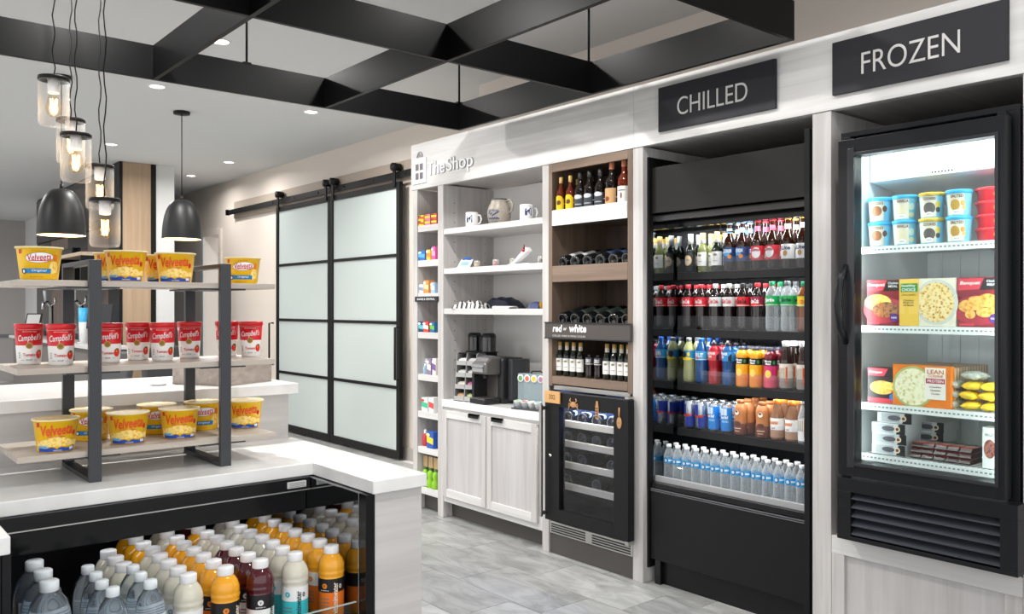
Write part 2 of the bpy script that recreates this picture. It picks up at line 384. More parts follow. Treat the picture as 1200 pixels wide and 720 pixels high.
# --- narrow side shelf tower
ns = thing('narrow_shelf', 'tall narrow pale wood shelf tower at the end of the shop wall', 'shelf', (W, 4.66, 0))
def P(name, t, *a, m=None, bev=.0015, par=None): return rel(B().box(*a, m), t).obj(name, par or t, bev)
P('side_panel', ns, W, 3.585, 4.787, 4.839, 0, TOP, m=WZ); P('back_panel', ns, 3.575, 3.585, 4.546, 4.787, .1, TOP, m=WZ)
for z in (1.905, 1.672, 1.452, 1.192, .91, .662, .424, .155):
    P('shelf', ns, W + .004, 3.575, 4.547, 4.786, z - .042, z, m=WY)
P('toe_kick', ns, W + .06, W + .07, 4.547, 4.786, 0, .112, m=TOE)
sn = P('sign_strip', ns, W - .012, W + .003, 4.535, 4.80, 1.395, 1.43, m=CHAR)
b_ = B(); b_.ftext('SNORE & CENTRAL', (W - .0125, 4.667, 1.412), (0, -1, 0), (0, 0, 1), .014, flat('e8e8e8'), w=.21, bold=.01); rel(b_, ns).obj('lettering', sn)

# --- open display bay over a base cabinet
db = thing('display_bay', 'open pale wood display bay with three shelves above a coffee counter', 'shelf', (W, 4.0, 0))
P('side_panel', db, W, 3.585, 4.484, 4.546, 0, TOP, m=WZ); P('side_panel', db, W, 3.585, 3.473, 3.526, 0, TOP, m=WZ)
P('back_panel', db, 3.575, 3.585, 3.526, 4.484, .1, TOP, m=pbr('pale_back', 'e4e2e0', .5))
for z in (1.864, 1.608, 1.350): P('shelf', db, W + .004, 3.575, 3.527, 4.483, z - .036, z, m=WY)
pin = B()
for z in [x * .064 + .95 for x in range(18)]:
    for x in (3.25, 3.5): pin.tube([(x, 4.4835, z), (x, 4.482, z)], .004, pbr('pin_hole', '7d7873', .8), 6)
rel(pin, db).obj('pin_hole', db, kind='stuff')
bc = thing('base_cabinet', 'whitewashed two door base cabinet under the coffee machine', 'cabinet', (W, 4.0, 0))
P('body', bc, W + .022, 3.57, 3.528, 4.482, .105, .716, m=WZ)
P('face_frame', bc, W + .004, W + .022, 3.528, 4.482, .105, .716, m=WY)
P('toe_kick', bc, W + .07, W + .08, 3.528, 4.482, 0, .104, m=TOE)
yd = [4.475, px_y(572, W), 3.555]
for i in range(2):
    y1, y0 = yd[i] - .004, yd[i + 1] + .004; z0, z1 = .145, .70
    d = rel(B().box(W - .008, W + .003, y0 + .04, y1 - .04, z0 + .045, z1 - .045, WZD), bc).obj('door', bc)
    fr = B().box(W - .016, W + .003, y0, y0 + .045, z0, z1, WZ).box(W - .016, W + .003, y1 - .045, y1, z0, z1, WZ).box(W - .016, W + .003, y0 + .045, y1 - .045, z0, z0 + .05, WY).box(W - .016, W + .003, y0 + .045, y1 - .045, z1 - .05, z1, WY)
    rel(fr, bc).obj('door_frame', d, .0015)
    yh = (y0 + .06, y0 + .16) if i == 0 else (y1 - .16, y1 - .06)
    rel(B().box(W - .03, W - .014, yh[0], yh[1], z1 - .006, z1 + .003, BLACK).box(W - .03, W - .027, yh[0], yh[1], z1 - .022, z1 + .003, BLACK), bc).obj('pull_handle', d)
wt = thing('coffee_worktop', 'white worktop under the coffee machine', 'worktop', (W, 4.0, .718))
P('slab', wt, W - .014, 3.574, 3.528, 4.482, .719, .765, m=QUARTZ, bev=.003)

# --- brown wine column
wc = thing('wine_column', 'brown wood wine shelving column between pale panels', 'shelf', (W, 3.16, 0))
P('stile', wc, W - .002, 3.60, 3.443, 3.472, .925, TOP - .002, m=BZ); P('stile', wc, W - .002, 3.60, 2.853, 2.884, .925, TOP - .002, m=BZ)
P('top_rail', wc, W - .002, W + .02, 2.884, 3.443, 2.103, TOP - .002, m=BY)
P('back_panel', wc, 3.585, 3.60, 2.884, 3.443, .93, TOP - .002, m=BACKW)
P('top_panel', wc, W + .02, 3.585, 2.884, 3.443, 2.12, TOP - .002, m=BACKW)
P('shelf', wc, W + .012, 3.585, 2.885, 3.442, 1.83, 1.85, m=BY)
P('wine_rail', wc, W - .002, W + .018, 2.885, 3.442, 1.497, 1.585, m=BY); P('shelf', wc, W + .018, 3.585, 2.885, 3.442, 1.542, 1.56, m=BACKW)
P('wine_rail', wc, W + .01, W + .028, 2.885, 3.442, 1.19, 1.275, m=BY); P('shelf', wc, W + .028, 3.585, 2.885, 3.442, 1.235, 1.25, m=BACKW)
P('shelf', wc, W - .002, 3.585, 2.885, 3.442, .937, .98, m=BY)
lip = rel(B().box(W - .006, W + .006, 2.887, 3.441, 1.806, 1.891, WHITE), wc).obj('tray_front', wc, .003); tag(lip, 'white tray front')
gl = rel(B().tube([(W + .03, 3.44, 1.925), (W + .03, 2.888, 1.925)], .003, pbr('tray_wire', 'c9c9c9', .3, 1), 6), wc).obj('guard_wire', wc)
rs = thing('wine_sign', 'dark taupe red or white wine sign on the wine column', 'sign', (W - .02, 3.166, 1.232))
rel(B().box(W - .022, W - .004, 2.850, 3.482, 1.186, 1.278, SIGNB), rs).obj('board', rs, .002)
rel(B().box(W - .026, W - .021, 2.850, 3.482, 1.186, 1.192, CHAR).box(W - .026, W - .021, 2.850, 3.482, 1.272, 1.278, CHAR), rs).obj('frame', rs)
b_ = B(); YS = lambda a: 3.482 - a * .632
b_.ftext('red', (W - .0232, YS(.165), 1.244), (0, -1, 0), (0, 0, 1), .04, WHITE, w=.075, bold=.03, shear=.15).ftext('or', (W - .0232, YS(.262), 1.241), (0, -1, 0), (0, 0, 1), .014, WHITE, w=.026, bold=.02, shear=.2)
b_.ftext('white', (W - .0232, YS(.415), 1.246), (0, -1, 0), (0, 0, 1), .042, WHITE, w=.13, bold=.03, shear=.15).ftext('CHILLED WINE IN WINE COOLER', (W - .0232, YS(.305), 1.204), (0, -1, 0), (0, 0, 1), .010, flat('cfcac6'), w=.255)
rel(b_, rs).obj('lettering', rs)

# --- cooler and freezer surrounds
cs = thing('cooler_surround', 'pale wood uprights framing the black drinks cooler', 'panel', (W, 2.3, 0))
P('upright', cs, W, 4.1, 2.785, 2.851, 0, TOP - .001, m=WZ); P('upright', cs, W, 4.1, 1.790, 1.872, 0, TOP - .001, m=WZ)
P('back_panel', cs, 4.08, 4.1, 1.873, 2.784, 0, TOP - .001, m=LINER)
fs_ = thing('freezer_pedestal', 'pale wood pedestal with recessed panel under the freezer', 'cabinet', (W, 1.4, 0))
P('top_rail', fs_, W + .001, W + .02, 1.093, 1.789, .375, .445, m=WY); P('top_board', fs_, W + .02, 4.08, 1.093, 1.789, .42, .445, m=WY)
P('stile', fs_, W + .001, W + .02, 1.735, 1.789, 0, .375, m=WZ); P('stile', fs_, W + .001, W + .02, 1.093, 1.15, 0, .375, m=WZ)
P('panel', fs_, W + .012, W + .02, 1.15, 1.735, 0, .375, m=WZD)
fe = thing('freezer_end_panel', 'pale wood end panel at the freezer side, cut by the picture edge', 'panel', (W, 1.05, 0))
P('upright', fe, W, 4.1, 1.02, 1.092, 0, TOP - .001, m=WZ)
P('back_panel', fe, 4.08, 4.1, 1.093, 1.789, .45, TOP - .001, m=LINER)
# millwork beyond the frame to close the wall
struct('wall_service', B().box(W + .04, 4.1, -2.9, 1.019, 0, TOP, WZ), label='pale wood wall continuing past the freezer')

# --- signs
def sign(txt, y1, y0, z0, z1, label, th, tw, cen):
    t = thing('department_sign', label, 'sign', (W - .02, (y0 + y1) / 2, z0), group='department signs')
    rel(B().box(W - .02, W - .0055, y0, y1, z0, z1, CHAR), t).obj('board', t, .001)
    rel(B().ftext(txt, (W - .0205, y1 - (y1 - y0) * cen, (z0 + z1) / 2 - .004), (0, -1, 0), (0, 0, 1), th, flat('c9c8c6'), w=tw, bold=-.006, depth=.002), t).obj('lettering', t)
sign('CHILLED', 2.671, 2.032, 2.20, 2.41, 'dark sign reading CHILLED above the drinks cooler', .083, .385, .485)
sign('FROZEN', 1.774, 1.132, 2.203, 2.412, 'dark sign reading FROZEN above the freezer', .084, .365, .475)
sh = thing('shop_logo', 'raised white shop name lettering with shopping bag emblem on the fascia', 'sign', (W - .012, 4.5, 2.3))
ul = flat('a19ea4')
b1 = B()
for s_, y, w_, h, zc in (('The', 4.552, .20, .085, 2.270), ('Shop', 4.292, .275, .11, 2.259)):
    b1.ftext(s_, (W - .0055, y, zc), (0, -1, 0), (0, 0, 1), h + .006, ul, w=w_ + .005, bold=.018, depth=.003)
    b1.ftext(s_, (W - .0087, y, zc), (0, -1, 0), (0, 0, 1), h, WHITE, w=w_, bold=.0, depth=.004)
rel(b1, sh).obj('lettering', sh)
bag = rel(B().box(W - .014, W - .0055, 4.668, 4.823, 2.186, 2.354, flat('efeef0')), sh).obj('bag_emblem', sh, .001)
b2 = B()
for yy in (4.717, 4.767):
    for zz in (2.236, 2.296): b2.box(W - .0155, W - .0138, yy - .019, yy + .019, zz - .023, zz + .021, flat('6a676c'))
rel(b2, sh).obj('window_square', bag)
arc = [(W - .009, 4.745 + .03 * cos(a), 2.362 + .035 * sin(a)) for a in [pi * k / 10 for k in range(11)]]
rel(B().tube(arc, .004, ul, 6).tube([(x, 4.745 + (y - 4.745) * .4, 2.362 + (z - 2.362) * .55) for x, y, z in arc], .003, ul, 6), sh).obj('bag_handle', bag)

# ================================================================== sliding barn doors
DX = 4.035
def barn(label, y0, y1, hy, z1=2.47):
    t = thing('sliding_door', label, 'door', (DX, (y0 + y1) / 2, .015), group='sliding glass doors')
    f = .05
    for a, b2 in ((y0, y0 + f), (y1 - f, y1)): rel(B().box(DX - .02, DX + .02, a, b2, .015, z1, BLACK), t).obj('stile', t, .002)
    rel(B().box(DX - .02, DX + .02, y0 + f, y1 - f, z1 - .055, z1, BLACK), t).obj('top_rail', t, .002)
    rel(B().box(DX - .02, DX + .02, y0 + f, y1 - f, .015, .085, BLACK), t).obj('bottom_rail', t, .002)
    zs = [.085, .645, 1.22, 1.82, z1 - .055]
    for k in range(4):
        rel(B().box(DX - .004, DX + .004, y0 + f, y1 - f, zs[k], zs[k + 1], FROST), t).obj('pane', t)
        if k: rel(B().box(DX - .016, DX + .016, y0 + f, y1 - f, zs[k] - .014, zs[k] + .014, BLACK), t).obj('glazing_bar', t)
    rel(B().tube([(DX - .02, hy, 1.18), (DX - .07, hy, 1.18), (DX - .07, hy, .72), (DX - .02, hy, .72)], .011, BLACK, 8), t).obj('pull_handle', t)
    for yy in (y0 + .07, y1 - .07):
        h = rel(B().box(DX - .035, DX - .02, yy - .022, yy + .022, z1 - .04, z1 + .17, BLACK), t).obj('hanger', t, .004)
        rel(B().tube([(DX - .05, yy, z1 + .135), (DX + .03, yy, z1 + .135)], .036, BLACK, 16), t).obj('roller', h)
barn('black framed frosted sliding door beside the shop shelves', 6.37, 7.655, 6.36)
barn('black framed frosted sliding door on the stepped shelf side', 7.66, 8.92, 8.985)
rl = thing('door_rail', 'black sliding door track on a wood backing board', 'rail', (4.1, 8, 2.55))
rel(B().box(4.085, 4.119, 4.87, 10.3, 2.46, 2.665, pbr('rail_backer', 'a89a8d', .6)), rl).obj('backing_board', rl, .002)
rel(B().box(4.035, 4.045, 4.87, 10.35, 2.505, 2.565, BLACK).box(4.0, 4.05, 10.35, 10.36, 2.50, 2.57, BLACK), rl).obj('track', rl, .001)
for y in [5.2 + .55 * k for k in range(10)]: rel(B().tube([(4.03, y, 2.535), (4.085, y, 2.535)], .011, BLACK, 8), rl).obj('standoff_bolt', rl)

# ================================================================== island counter
CZ = .91
isl = thing('island_counter', 'white quartz topped island with a recessed refrigerated bottle case', 'counter', (.7, 2.3, 0))
top = B(); zt0, zt1 = .874, CZ
top.prism([(.308, 2.25), (.308, 1.905), (-.6, 1.905), (-.6, 2.735), (1.293, 2.735), (1.293, 1.91), (1.126, 1.91), (1.126, 2.25)][::-1], 'Z', zt0, zt1, QUARTZ)
rel(top, isl).obj('countertop', isl, .003)
P('end_panel', isl, 1.140, 1.285, 1.925, 2.73, 0, .874, m=ISLW); P('side_panel', isl, -.55, .295, 1.925, 2.73, 0, .874, m=BLACK)
P('back_panel', isl, .295, 1.14, 2.70, 2.73, 0, .874, m=ISLW)
P('riser', isl, -.6, 1.275, 2.732, 2.80, 0, 1.062, m=ISLW); P('riser_end', isl, 1.20, 1.275, 2.80, 3.22, 0, 1.062, m=ISLW)
P('riser_top', isl, -.6, 1.298, 2.70, 3.27, 1.063, 1.099, m=QUARTZ, bev=.003)
# refrigerated case
cz = thing('bottle_case', 'black open refrigerated case set into the island', 'refrigerator', (.7, 2.3, 0))
P('frame_post', cz, 1.113, 1.139, 1.925, 1.96, .02, .872, m=BLACKG); P('frame_post', cz, .296, .312, 1.925, 1.96, .02, .872, m=BLACKG)
side = P('mirror_side', cz, 1.111, 1.139, 1.961, 2.68, .35, .872, m=MIRROR); P('case_side', cz, .296, .310, 1.961, 2.68, .35, .872, m=LINER)
P('header', cz, .312, 1.110, 2.235, 2.262, .835, .8735, m=BLACKG); P('header_trim', cz, .312, 1.110, 2.231, 2.236, .838, .841, m=STEEL, bev=0)
P('header_lower', cz, .312, 1.110, 2.262, 2.285, .775, .836, m=BLACKG)
P('case_top', cz, .312, 1.110, 2.285, 2.68, .80, .872, m=LINER)
bk = P('case_back', cz, .311, 1.110, 2.66, 2.68, .3, .80, m=LINER)
for k in range(9):
    for z in (.62, .70, .76): P('slot', cz, .38 + k * .085, .386 + k * .085, 2.6585, 2.661, z - .02, z + .015, m=pbr('slot_black', '020202', .8), bev=0, par=bk)
P('deck', cz, .311, 1.110, 1.965, 2.66, .49, .536, m=LINER); P('kick', cz, .311, 1.112, 1.94, 1.965, .02, .49, m=BLACK)
P('glass_lip', cz, .314, 1.108, 1.966, 1.972, .49, .585, m=thin_glass('lip_glass', (.86, .95, .93)), bev=0)
P('lip_edge', cz, .314, 1.108, 1.966, 1.972, .5851, .5872, m=pbr('glass_edge', 'b9c9c6', .2), bev=0)
bd = P('maker_badge', cz, px_x(336, 2.235), px_x(358, 2.235), 2.2285, 2.2345, .848, .866, m=flat('c9c9c7')); tag(bd, 'pale name plate')
for k in range(3): P('badge_line', cz, px_x(338, 2.235), px_x(356, 2.235), 2.228, 2.2286, .851 + .005 * k, .853 + .005 * k, m=flat('8a8a88'), bev=0, par=bd)

area('case_lamp', (.71, 2.36, .793), .30, .7, .03, col=(.97, .98, 1))
# ================================================================== stepped display shelf on the island
st = thing('countertop_shelf', 'three tier plank display shelf with black metal frames on the island', 'shelf', (.735, 2.5, CZ))
PX = [(.555, .585), (.895, .925)]
for i, (a, b2) in enumerate(PX):
    P('front_post', st, a, b2, 2.352, 2.368, CZ, 1.482, m=pbr('graphite_steel', '37393d', .4), bev=.001)
    P('rear_post', st, a, b2, 2.640, 2.656, CZ, 1.482, m=pbr('graphite_steel', '37393d', .4), bev=.001)
    P('foot_bar', st, a, b2, 2.368, 2.640, CZ, CZ + .012, m=pbr('graphite_steel', '37393d', .4), bev=.001)
    P('top_bar', st, a, b2, 2.368, 2.640, 1.470, 1.482, m=pbr('graphite_steel', '37393d', .4), bev=.001)
    for z in (1.412, 1.191, .974): P('shelf_bracket', st, a - .05, b2 + .05, 2.372, 2.636, z - .004, z, m=pbr('graphite_steel', '37393d', .4), bev=0)
for z in (1.428, 1.207, .990): P('plank', st, .397, 1.064, 2.3685, 2.6395, z - .0155, z, m=SHELFW, bev=.001)

# ================================================================== wooden tray, dish on the riser
tr = thing('wooden_tray', 'low weathered wood tray of packets on the raised counter', 'tray', (1.06, 2.735, 1.099), radians(28))
L_, Wd, hh = .232, .23, .068
for a in ((0, L_, 0, .012), (0, L_, Wd - .012, Wd), (0, .012, .012, Wd - .012), (L_ - .012, L_, .012, Wd - .012)): B().box(a[0], a[1], a[2], a[3], 0, hh, CRATE).obj('side', tr, .001)
B().box(.012, L_ - .012, .012, Wd - .012, .002, .010, CRATE).obj('base', tr)
for k, c in enumerate(('f4f2ee', 'd8473f', 'f2efe9', 'e9e4dc', 'c9493f', 'f4f2ee')):
    a, b2 = .03 + .033 * k, .05
    px, py = 1.06 + a * cos(radians(28)) - b2 * sin(radians(28)), 2.735 + a * sin(radians(28)) + b2 * cos(radians(28))
    t = B().box(-.013, .013, -.03, .09, 0, .074, flat(c)).box(-.0131, .0131, -.0301, .0901, .05, .055, flat('b8b2ab')).obj('condiment_packet', None, .003, loc=(px, py, 1.1095), rz=radians(28), label='%s paper packet standing in the wooden tray, %s from its corner' % (('white', 'red', 'cream', 'beige', 'brick red', 'plain white')[k], ORD[k]), cat='packet', group='packets in the wooden tray')
x, y = on_z(189, 452.5, 1.099)
B().lathe([(0, .0), (.022, 0), (.032, .006), (.030, .007), (.02, .002), (0, .002)], WHITEG, 28).obj('small_dish', None, loc=(x, y + .03, 1.0995), label='small round white dish on the raised counter', cat='dish')
# ================================================================== pasta cups and soup cups
YEL = pbr('cup_yellow', 'ffcb1c', .32); ORG = flat('e0481a'); RED = pbr('print_red', 'c8202a', .35); BLU = pbr('print_blue', '1f4aa8', .35); SKY = pbr('print_cyan_blue', '1c7fc0', .35)
MAC = spots('macaroni_print', 'd98a10', 'f6bb2e', 'fbe08a', 150); CREAM = flat('f6ead0')
def cupR(z): return .043 + (.052 - .043) * min(max(z, 0), .082) / .082
body = B().lathe([(0, 0), (.040, 0), (.043, .003), (.052, .080), (.0555, .0805), (.0555, .0845), (.0535, .0845), (.0505, .078)], [YEL] * 3 + [pbr('cup_rim', 'e9d9a8', .35)] * 4, 32)
lid = B().lathe([(0, .0825), (.0535, .0828)], pbr('cup_film', 'c9a35c', .3, noise=(60, 'e0c388', 2)), 32)
pa = B(); Q = cupR
pa.cband(Q, -.055, .055, .016, .034, MAC, .0005, 16, top=lambda u: .036 + .006 * cos(u * 70))
pa.cband(Q, -.046, .046, .003, .012, BLU, .0009, 16, top=lambda u: .014 - .008 * math.exp(-(u * 160) ** 2) + .003 * cos(u * 120))
pa.ctext(Q, 'Velveeta', 0, .058, .028, ORG, w=.076, bold=.022, shear=.25, rot=.06)
pa.ctext(Q, 'SHELLS & CHEESE', -.002, .041, .003, RED, w=.04)
pa.cband(Q, -.047, -.02, .012, .018, flat('8fd0e8'), .0011, 6); pa.ctext(Q, '220 CAL', -.034, .015, .004, BLU, w=.022)
pa.ctext(Q, 'ORIGINAL', .002, .006, .003, WHITE, w=.02); pa.cband(Q, -.052, -.043, .066, .077, RED, .0011, 4); pa.cdisc(Q, .044, .048, .005, .007, RED); pa.cband(Q, .03, .042, .006, .013, flat('dfe5ee'), .0012, 4)
kind('cup_a', ('cup', body), ('film_lid', lid), ('label_print', pa, 'cup'))
pb = B()
pb.cdisc(Q, .002, .056, .033, .0135, flat('8f2a20'), .0006, 26, .06); pb.cdisc(Q, .002, .056, .0318, .0125, WHITE, .0009, 26, .06)
pb.ctext(Q, 'Velveeta', .002, .0575, .017, RED, w=.054, bold=.012, shear=.2, rot=.06); pb.cband(Q, -.02, .026, .0475, .0495, RED, .0014, 8)
pb.cband(Q, -.042, .028, .0165, .0285, SKY, .0014, 12)
pb.cdisc(Q, -.034, .0215, .0055, .0065, flat('181818'), .0019); pb.cdisc(Q, -.034, .0215, .0030, .0042, WHITE, .0021); pb.ctext(Q, 'Original', .001, .023, .007, WHITE, w=.032, eps=.0024, shear=.2)
pb.cdisc(Q, .036, .03, .013, .018, MAC, .0007); pb.cdisc(Q, .041, .056, .006, .010, flat('e5781c'), .0008); pb.cband(Q, -.052, -.043, .066, .077, RED, .0011, 4)
pb.ctext(Q, 'MICROWAVABLE', 0, .073, .0022, flat('c77b14'), w=.03); pb.ctext(Q, 'NET WT 2.39 OZ', -.005, .008, .002, RED, w=.03)
kind('cup_b', ('cup', body), ('film_lid', lid), ('label_print', pb, 'cup'))
CUPS = [('b', 46, 2.44, 1.428, 'yellow pasta cup with white oval logo at the near end of the top shelf'),
        ('a', 134, 2.575, 1.428, 'yellow pasta cup with orange script tucked behind another on the top shelf'),
        ('a', 147.5, 2.455, 1.428, 'yellow pasta cup with orange script on the top shelf, right of the near post'),
        ('a', 190, 2.583, 1.428, 'yellow pasta cup with orange script half hidden on the top shelf, middle'),
        ('a', 205.5, 2.463, 1.428, 'yellow pasta cup with orange script in front, middle of the top shelf'),
        ('b', 284.5, 2.55, 1.428, 'yellow pasta cup with white oval logo past the far post on the top shelf'),
        ('a', 65.5, 2.43, .990, 'yellow pasta cup with orange script at the near end of the bottom shelf'),
        ('b', 107, 2.575, .990, 'yellow pasta cup partly hidden behind the near post on the bottom shelf'),
        ('a', 150, 2.445, .990, 'yellow pasta cup with orange script right of the near post on the bottom shelf'),
        ('b', 184, 2.585, .990, 'yellow pasta cup peeking out behind two others on the bottom shelf'),
        ('a', 210, 2.45, .990, 'yellow pasta cup with orange script in front of the far post, bottom shelf'),
        ('b', 238, 2.578, .990, 'yellow pasta cup with white oval logo just left of the far post, bottom shelf rear'),
        ('a', 287, 2.53, .990, 'yellow pasta cup with orange script past the far post on the bottom shelf')]
for k, px, Y, z, lab in CUPS:
    x = px_x(px, Y)
    place('cup_' + k, 'pasta_cup', lab, 'cup', (x, Y, z + .0002), face_cam(x, Y, random.uniform(-3, 3)), 'pasta cups on the display shelf')
def soR(z): return .0285 + (.0355 - .0285) * min(max(z, 0), .108) / .108
SW = pbr('soup_white', 'f1efec', .3); SR = pbr('soup_red', 'd21f26', .3); GOLD = pbr('medal_gold', 'b98f3c', .35, .4)
body = B().lathe([(0, 0), (.026, 0), (.0285, .003), (soR(.052), .052), (.0350, .098), (.0345, .098)], [SW, SW, SW, SR, SR], 32)
lid = B().lathe([(.0352, .0965), (.0366, .098), (.0366, .108), (.035, .110), (0, .110)], SR, 32)
ps = B(); Q = soR
ps.ctext(Q, "Campbell's", 0, .071, .022, WHITE, w=.058, bold=.004, shear=.35, rot=.08); ps.cdisc(Q, -.001, .051, .0085, .0085, GOLD); ps.cdisc(Q, -.001, .051, .006, .006, flat('8a6a28'), .0012)
ps.ctext(Q, 'MICROWAVABLE', 0, .089, .0025, flat('f0c8c8'), w=.034); ps.cband(Q, -.033, .033, .0935, .0945, flat('e9b0b0'), .0007, 12)
ps.ctext(Q, 'Tomato', -.001, .027, .008, RED, w=.03, bold=.02); ps.cdisc(Q, .024, .028, .009, .012, pbr('tomato_red', 'd8321c', .3)); ps.cdisc(Q, .025, .037, .005, .0025, flat('3e7a2a'), .0013); ps.cdisc(Q, .022, .031, .002, .003, flat('f08a70'), .0013)
ps.ctext(Q, 'SOUP', -.001, .013, .0035, flat('3a3a3a'), w=.014); ps.cband(Q, -.022, -.012, .012, .0128, flat('7c7c7c'), .0008, 3); ps.cband(Q, .011, .018, .012, .0128, flat('7c7c7c'), .0008, 3)
for k in range(3): ps.cband(Q, -.029, -.024, .018 + k * .006, .022 + k * .006, flat('b5b1ae'), .0008, 2)
kind('soup', ('cup', body), ('lid', lid), ('label_print', ps, 'cup'))
SOUP = [(34, 2.56, 'at the near end of the middle shelf'), (71.5, 2.47, 'next to the near post, on its near side'), (127.5, 2.52, 'just past the near post'), (162, 2.575, 'set back, second past the near post'),
        (190.5, 2.50, 'in front, mid shelf, third past near post'), (222, 2.575, 'fourth past the near post'), (266, 2.60, 'half hidden by the far post'), (294, 2.53, 'last one past the far post')]
for px, Y, lab in SOUP:
    x = px_x(px, Y)
    place('soup', 'soup_cup', 'red and white tomato soup cup ' + lab, 'cup', (x, Y, 1.2073), face_cam(x, Y, random.uniform(-4, 4)), 'soup cups on the middle shelf', .985)

# ================================================================== bottles in the island case
def liquid(name, c, tr=.35, r=.08): return pbr('drink_' + name, c, r, trans=tr, ior=1.34, coat=.8)
CAPW = pbr('cap_white', 'e9e9ea', .35)
def vit(kindname, liq, lab_bg, lab_lo, txt, dot):
    R = lambda z: .0335
    body = B().lathe([(0, 0), (.030, 0), (.0335, .004), (.0335, .112), (.0325, .114), (.0345, .120), (.0350, .126), (.0335, .129), (.0345, .133), (.0335, .145), (.029, .158), (.0215, .168), (.0175, .172), (.0175, .178)], liq, 32)
    body.v = [((1 + .03 * max(0, sin((z - .133) / .030 * pi)) * cos(8 * atan2(x, -y))) * x, (1 + .03 * max(0, sin((z - .133) / .030 * pi)) * cos(8 * atan2(x, -y))) * y, z) if .133 < z < .163 else (x, y, z) for x, y, z in body.v]
    cap = B().lathe([(.0195, .172), (.0198, .174), (.0198, .189), (.0185, .191), (0, .191)], CAPW, 24)
    l = B().lathe([(.0338, .010), (.0338, .075), (.0338, .1105)], [lab_lo, lab_bg], 24)
    Q = lambda z: .0338
    l.ctext(Q, 'vitaminwater', .016, .060, .0135, txt, w=.082, bold=.02, rot=pi / 2)
    l.cdisc(Q, -.012, .092, .007, .007, dot); l.ctext(Q, 'V', -.012, .092, .006, lab_bg, bold=.03, eps=.0016)
    l.ctext(Q, 'power-c', -.012, .080, .004, WHITE if lab_bg is not WHITE else flat('333333'), w=.022); l.ctext(Q, '0', .030, .09, .012, txt, bold=.02)
    for q in range(4): l.cband(Q, -.025, 0, .03 + q * .009, .0325 + q * .009, flat('777777'), .0008, 5)
    kind(kindname, ('bottle_body', body), ('cap', cap), ('label_wrap', l))
LBK = pbr('label_black', '1b1a1c', .35); LW = pbr('label_white', 'eeeeec', .35); LOR = pbr('label_orange', 'e9721c', .35); LTE = pbr('label_teal', '35b8c0', .35)
vit('orange_b', liquid('orange', 'ffb220', .16), LBK, LOR, flat('f3e3d0'), pbr('dot_orange', 'e98a2c', .4))
vit('orange_w', liquid('orange', 'ffb220', .16), LW, LOR, flat('5a3018'), pbr('dot_orange', 'e98a2c', .4))
vit('cream_t', liquid('cream', 'eeead8', .28), LW, LTE, flat('22383c'), LTE)
vit('cream_w', liquid('cream', 'eeead8', .28), LW, LW, flat('333333'), flat('9aa2a8'))
vit('dark_red', liquid('dark_red', '5a1220', .3), LBK, LW, flat('2a2a2a'), flat('e6e6e6'))
WATER = pbr('clear_water', 'e8f1f7', .03, trans=.94, ior=1.28, coat=.6)
def smart(kindname, r, h):
    body = B().lathe([(0, 0), (r * .9, 0), (r, .005), (r, h * .62), (r * .97, h * .68), (r * .82, h * .80), (r * .5, h * .885), (r * .38, h * .91), (r * .38, h * .93)], WATER, 24)
    cap = B().lathe([(r * .42, h * .905), (r * .44, h * .91), (r * .44, h * .99), (r * .38, h), (0, h)], pbr('cap_pale', 'dfe6ea', .3), 20)
    Q = lambda z: r
    l = B(); l.cband(Q, -r * 1.35, r * 1.35, h * .05, h * .30, pbr('label_blue_clear', '2a5cc0', .3), .0006, 14, top=lambda u: h * (.27 + .03 * cos(u / r * 2)))
    l.cband(Q, -r * 1.2, r * 1.2, h * .40, h * .64, pbr('label_silver', 'd7dee4', .25), .0006, 14)
    for q in range(9): l.cband(Q, -r * 1.1, r * (1.1 - .05 * (q * 7 % 5)), h * (.415 + q * .024), h * (.421 + q * .024), flat('5d7186'), .001, 10)
    l.ctext(Q, 'smartwater', r * .3, h * .3, r * .45, WHITE, w=h * .4, rot=pi / 2, eps=.0016)
    kind(kindname, ('bottle_body', body), ('cap', cap), ('label_print', l, 'bottle_body'))
smart('water_slim', .033, .202); smart('water_big', .044, .235)
DECK = .5362
LANES = [(1.072, .0705, ['orange_b', 'orange_w', 'orange_b', 'orange_b', 'orange_b', 'orange_w', 'orange_b', 'orange_b'], 'orange drink with white cap', 'lane by mirrored side'),
         (.968, .0705, ['cream_t', 'cream_t', 'cream_w', 'cream_w', 'cream_w', 'cream_w', 'cream_w', 'cream_t'], 'cloudy cream drink with teal label', 'second lane from mirror'),
         (.872, .0705, ['dark_red', 'dark_red', 'dark_red', 'dark_red', 'cream_w', 'cream_w', 'orange_b', 'dark_red'], 'drink with black and white label', 'third lane from mirror'),
         (.784, .0705, ['orange_b', 'orange_b', 'orange_b', 'orange_b', 'orange_b', 'orange_w', 'cream_w', 'cream_t'], 'orange drink with black label', 'middle lane of case'),
         (.698, .0705, ['cream_w', 'cream_w', 'cream_w', 'cream_t', 'cream_t', 'orange_w', 'orange_b', 'orange_b'], 'pale drink with white label', 'lane beside clear water'),
         (.604, .0708, ['water_slim'] * 3 + ['cream_w'] * 3, 'slim clear water', 'first water lane'),
         (.520, .0690, ['water_slim'] * 4, 'slim clear water', 'second water lane'),
         (.405, .0910, ['water_big'] * 3, 'large clear water', 'lane at case end')]
